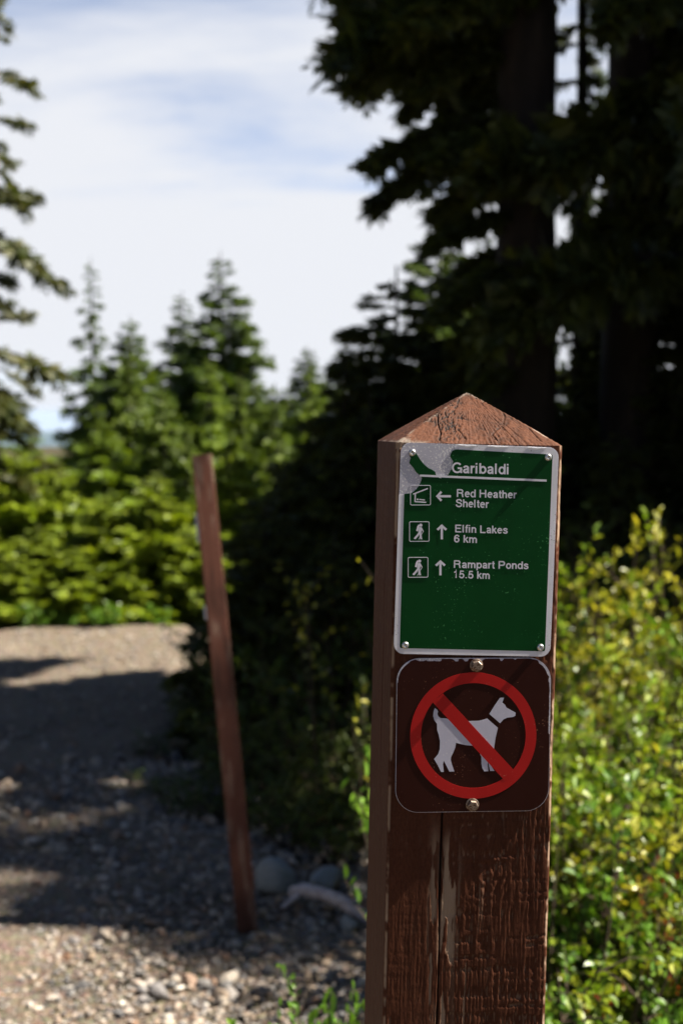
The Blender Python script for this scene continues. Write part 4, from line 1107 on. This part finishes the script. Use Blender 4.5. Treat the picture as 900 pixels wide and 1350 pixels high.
# ------------------------------------------------------------------ leafy shrubs
def leaf_faces(B, D_, Nn, L_, w, fold=0.35):
    """leaves: base B, direction D_, normal Nn, length, half width -> (n,2 quads) as V (n,6,3)"""
    S_ = np.cross(D_, Nn); S_ /= np.linalg.norm(S_, axis=1)[:, None] + 1e-9
    L_ = L_[:, None]; w = w[:, None]
    b = B; t = B + D_ * L_ - Nn * L_ * 0.10
    up = Nn * w * fold
    l1 = B + D_ * L_ * 0.30 + S_ * w * 0.9 + up; l2 = B + D_ * L_ * 0.68 + S_ * w * 0.85 + up
    r1 = B + D_ * L_ * 0.30 - S_ * w * 0.9 + up; r2 = B + D_ * L_ * 0.68 - S_ * w * 0.85 + up
    return np.stack([b, l1, l2, t, r2, r1], 1)
def shrub_mesh(seed, h, spread, n_stem, leaf, leaf_mat, n_sub=6, n_leaf=11, top=0.25, lean=(0, 0)):
    r = np.random.default_rng(seed)
    acc = Acc(); B, D_, Nn, L_ = [], [], [], []
    for s in range(n_stem):
        a = r.uniform(0, 6.28); rr = spread * math.sqrt(r.random())
        hh = h * r.uniform(0.62, 1.0) * (1 - 0.3 * (rr / spread) ** 2)
        b0 = np.array([math.cos(a) * rr * 0.35, math.sin(a) * rr * 0.35, -0.05])
        e = np.array([math.cos(a) * rr + lean[0] * h, math.sin(a) * rr + lean[1] * h, hh])
        mid = (b0 + e) / 2 + np.array([*(r.normal(0, 0.05, 2) * h), 0.06 * h])
        u = np.linspace(0, 1, 8)[:, None]
        P = (1 - u) ** 2 * b0 + 2 * u * (1 - u) * mid + u * u * e
        acc.add(*tube(P, np.linspace(0.0045, 0.0012, 8), 4))
        for q_ in range(n_sub):
            t = top + (1 - top) * (q_ + r.random()) / n_sub
            p = np.array([np.interp(t, u[:, 0], P[:, c]) for c in range(3)])
            d = r.normal(0, 1, 3); d[2] = abs(d[2]) * 0.7 + 0.35; d /= np.linalg.norm(d)
            l = h * r.uniform(0.10, 0.24)
            tip = p + d * l
            acc.add(*tube(np.stack([p, (p + tip) / 2 + r.normal(0, 0.006, 3), tip]), np.array([0.0018, 0.0012, 0.0006]), 3))
            m_ = n_leaf
            tt = np.linspace(0.15, 1.0, m_)
            for w_ in range(m_):
                ld = d * 0.55 + r.normal(0, 0.55, 3); ld /= np.linalg.norm(ld)
                nn = np.array([0, 0, 1.0]) + r.normal(0, 0.45, 3); nn -= ld * (nn @ ld); nn /= np.linalg.norm(nn)
                B.append(p + (tip - p) * tt[w_]); D_.append(ld); Nn.append(nn); L_.append(leaf * r.uniform(0.55, 1.15))
    B, D_, Nn, L_ = map(np.array, (B, D_, Nn, L_))
    V = leaf_faces(B, D_, Nn, L_, L_ * 0.29)
    n = len(V); i6 = np.arange(n)[:, None] * 6
    F = np.concatenate([i6 + np.array([[0, 3, 2, 1]]), i6 + np.array([[0, 5, 4, 3]])], 1).reshape(-1, 4)
    me_l = mesh('leaves', V.reshape(-1, 3), F, leaf_mat)
    v, f = acc.get()
    return mesh('stems', v, f, M['twig'], True), me_l
def place_shrub(name, ms, loc, rz, sc, label, group=None, cat='bush'):
    t = empty(name, loc, rz, sc)
    link('stems', ms[0], t); tag(link('leaves', ms[1], t), kind='stuff')
    return tag(t, label, cat, group)

blue = [shrub_mesh(600 + k, 0.6, 0.30, 26, 0.026, M[m_], 6, 11) for k, m_ in enumerate(('leaf_bush', 'leaf_yellow', 'leaf_green', 'leaf_bush'))]
redb = shrub_mesh(610, 0.55, 0.07, 3, 0.026, M['leaf_red'], 3, 4, 0.75)
rb = np.random.default_rng(31)
spots_b = []
for row, D in enumerate((2.15, 2.45, 2.8, 3.15, 3.55, 4.0, 4.4, 4.75, 5.1)):
    n_row = len(spots_b)
    x = gx(735, D) + 0.02
    step = 0.24 + 0.03 * D
    while x < gx(900, D) + 0.45:
        spots_b.append((x + rb.normal(0, 0.05), D + rb.normal(0, 0.08), len(spots_b) - n_row, row))
        x += step
for k, (x, y, n_, row) in enumerate(spots_b):
    z0 = float(ground_z(np.array(x), np.array(y)))
    # the bank rises away from the camera
    want = np.interp(y, [2.0, 2.6, 3.2, 4.0, 4.6, 5.1], [0.46, 0.58, 0.74, 0.90, 0.99, 1.04]) * rb.uniform(0.8, 1.08)
    s = (want - z0) / 0.6
    m_ = blue[rb.choice([0, 3, 2, 1], p=[0.3, 0.25, 0.3, 0.15])] if y < 3.4 else blue[rb.choice([0, 1, 3, 2], p=[0.25, 0.42, 0.2, 0.13])]
    place_shrub('blueberry_bush', m_, (x, y, z0), rb.uniform(0, 6.28), (min(s, 1.5), min(s, 1.5), s), 'sunlit blueberry bush on the bank, ' + ORD[row] + ' row back, ' + ORD[n_] + ' from the pointed post', 'sunlit blueberry bushes on the bank')
for k, (px, py, D) in enumerate(((862, 985, 3.0), (790, 1150, 2.6), (896, 1075, 2.8))):
    loc, s = by_top(px, py, D, 0.58)
    place_shrub('red_shrub', redb, loc, 1.1 * k, (0.4, 0.4, s), ('red leaved shrub near the right edge among the upper green bushes', 'lowest red leaved shrub among the green bushes beside the pointed post', 'red leaved shrub at the right edge, middle height of the three')[k], 'reddening shrubs on the bank')

for k, (x, y, h_) in enumerate(((0.40, 3.45, 0.85), (0.46, 3.85, 0.95), (0.40, 4.3, 1.0))):  # added out of view so that their shade falls on the stones
    place_shrub('blueberry_bush', blue[(0, 3, 0)[k]], (x, y, 0.0), 1.7 * k, (0.8, 0.8, h_ / 0.6), ('nearest', 'middle', 'farthest')[k] + ' of the three unseen bushes added straight behind the pointed post to shade the stones', 'unseen bushes added behind the pointed post')

# shaded undergrowth between the posts
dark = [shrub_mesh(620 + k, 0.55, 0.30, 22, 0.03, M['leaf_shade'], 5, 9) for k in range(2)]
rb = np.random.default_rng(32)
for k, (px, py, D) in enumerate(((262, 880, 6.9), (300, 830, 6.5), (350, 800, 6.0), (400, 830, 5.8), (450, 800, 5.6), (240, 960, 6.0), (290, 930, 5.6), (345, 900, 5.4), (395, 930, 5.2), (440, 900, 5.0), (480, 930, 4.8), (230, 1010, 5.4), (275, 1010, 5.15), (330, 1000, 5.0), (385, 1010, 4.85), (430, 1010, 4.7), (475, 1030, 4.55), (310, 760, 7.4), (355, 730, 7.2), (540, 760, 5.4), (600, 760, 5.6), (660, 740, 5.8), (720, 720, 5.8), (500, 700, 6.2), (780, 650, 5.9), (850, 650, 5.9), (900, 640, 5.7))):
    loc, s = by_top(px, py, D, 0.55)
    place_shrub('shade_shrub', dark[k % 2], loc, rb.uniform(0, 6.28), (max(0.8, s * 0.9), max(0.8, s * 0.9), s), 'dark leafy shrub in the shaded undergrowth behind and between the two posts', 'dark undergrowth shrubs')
# taller sprays with bright leaves beside the sign post
tall = shrub_mesh(640, 1.1, 0.14, 4, 0.034, M['leaf_yellow'], 3, 5, 0.7)
loc, s = by_top(428, 680, 4.9, 1.1); place_shrub('huckleberry_shrub', tall, loc, 0.4, (1, 1, s), 'sparse tall shrub with yellow leaves between the two posts')
loc, s = by_top(512, 600, 3.6, 1.1); place_shrub('huckleberry_shrub', tall, loc, 2.2, (0.7, 0.7, s), 'sparse yellow leaved shrub peeping out along the left edge of the pointed post')
sprig = shrub_mesh(641, 0.7, 0.07, 4, 0.027, M['leaf_green'], 2, 6, 0.86)
loc, s = by_top(496, 900, 2.9, 0.7); place_shrub('leafy_sprig', sprig, loc, 1.0, (0.9, 0.9, s), 'bright green leafy sprig touching the left side of the pointed post', None, 'plant')
low = shrub_mesh(642, 0.55, 0.13, 8, 0.03, M['leaf_green'], 3, 6, 0.72)
for k, (px, py, D, lb) in enumerate(((440, 1205, 2.35, 'green leafy plant at the bottom edge left of the pointed post'), (352, 1250, 2.25, 'bright leafy plant at the bottom edge below the stones'), (466, 1235, 2.15, 'leafy plant at the bottom edge touching the pointed post'))):
    loc, s = by_top(px, py, D, 0.55); place_shrub('leafy_plant', low, loc, 1.9 * k, (0.6, 0.6, s), lb, None, 'plant')
loc, s = by_top(385, 1318, 2.2, 0.55); place_shrub('red_shrub', redb, loc, 0.5, (0.5, 0.5, s), 'small red stemmed shrub at the bottom edge of the picture')
# low green cover on the far edge of the trail
cover = shrub_mesh(650, 0.3, 0.28, 26, 0.05, M['leaf_green'], 4, 7, 0.3)
rb = np.random.default_rng(33)
for k in range(11):
    px = -30 + 29 * k; D = 9.75 + rb.normal(0, 0.15) + (0.1 if px < 100 else 0)
    x = gx(px, D); z0 = float(ground_z(np.array(x), np.array(D)))
    if px > 255: D += 0.5
    s = rb.uniform(0.4, 1.05); D += rb.uniform(-0.4, 0.35) if s < 0.8 else rb.uniform(-0.05, 0.35)
    place_shrub('leafy_ground_shrub', cover, (x, D, z0), rb.uniform(0, 6.28), s, 'low leafy green shrub on the far trail edge, ' + ORD[k] + ' from the left', 'low shrubs along the far edge of the trail')

for o in C.objects:
    if o.name.split('.')[0] in ('branches', 'crown'): o['kind'] = 'stuff'

# ------------------------------------------------------------------ thin blue air over the valley
m, nt = mat_new('haze_air')
pv = nt.nodes.new('ShaderNodeVolumePrincipled'); om = nt.nodes.new('ShaderNodeOutputMaterial')
pv.inputs['Color'].default_value = (0.5, 0.7, 1.0, 1)
pv.inputs['Density'].default_value = 0.3 / 6500
pv.inputs['Anisotropy'].default_value = 0.2
nt.links.new(pv.outputs[0], om.inputs['Volume'])
x0, x1, y0, y1, z0, z1 = -9500, 9500, -3500, 14500, -760, 16
V = [(x, y, z) for z in (z0, z1) for x, y in ((x0, y0), (x1, y0), (x1, y1), (x0, y1))]
hz = link('haze', mesh('haze', V, [(3, 2, 1, 0), (4, 5, 6, 7), (0, 1, 5, 4), (1, 2, 6, 5), (2, 3, 7, 6), (3, 0, 4, 7)], m))
tag(hz, kind='stuff')
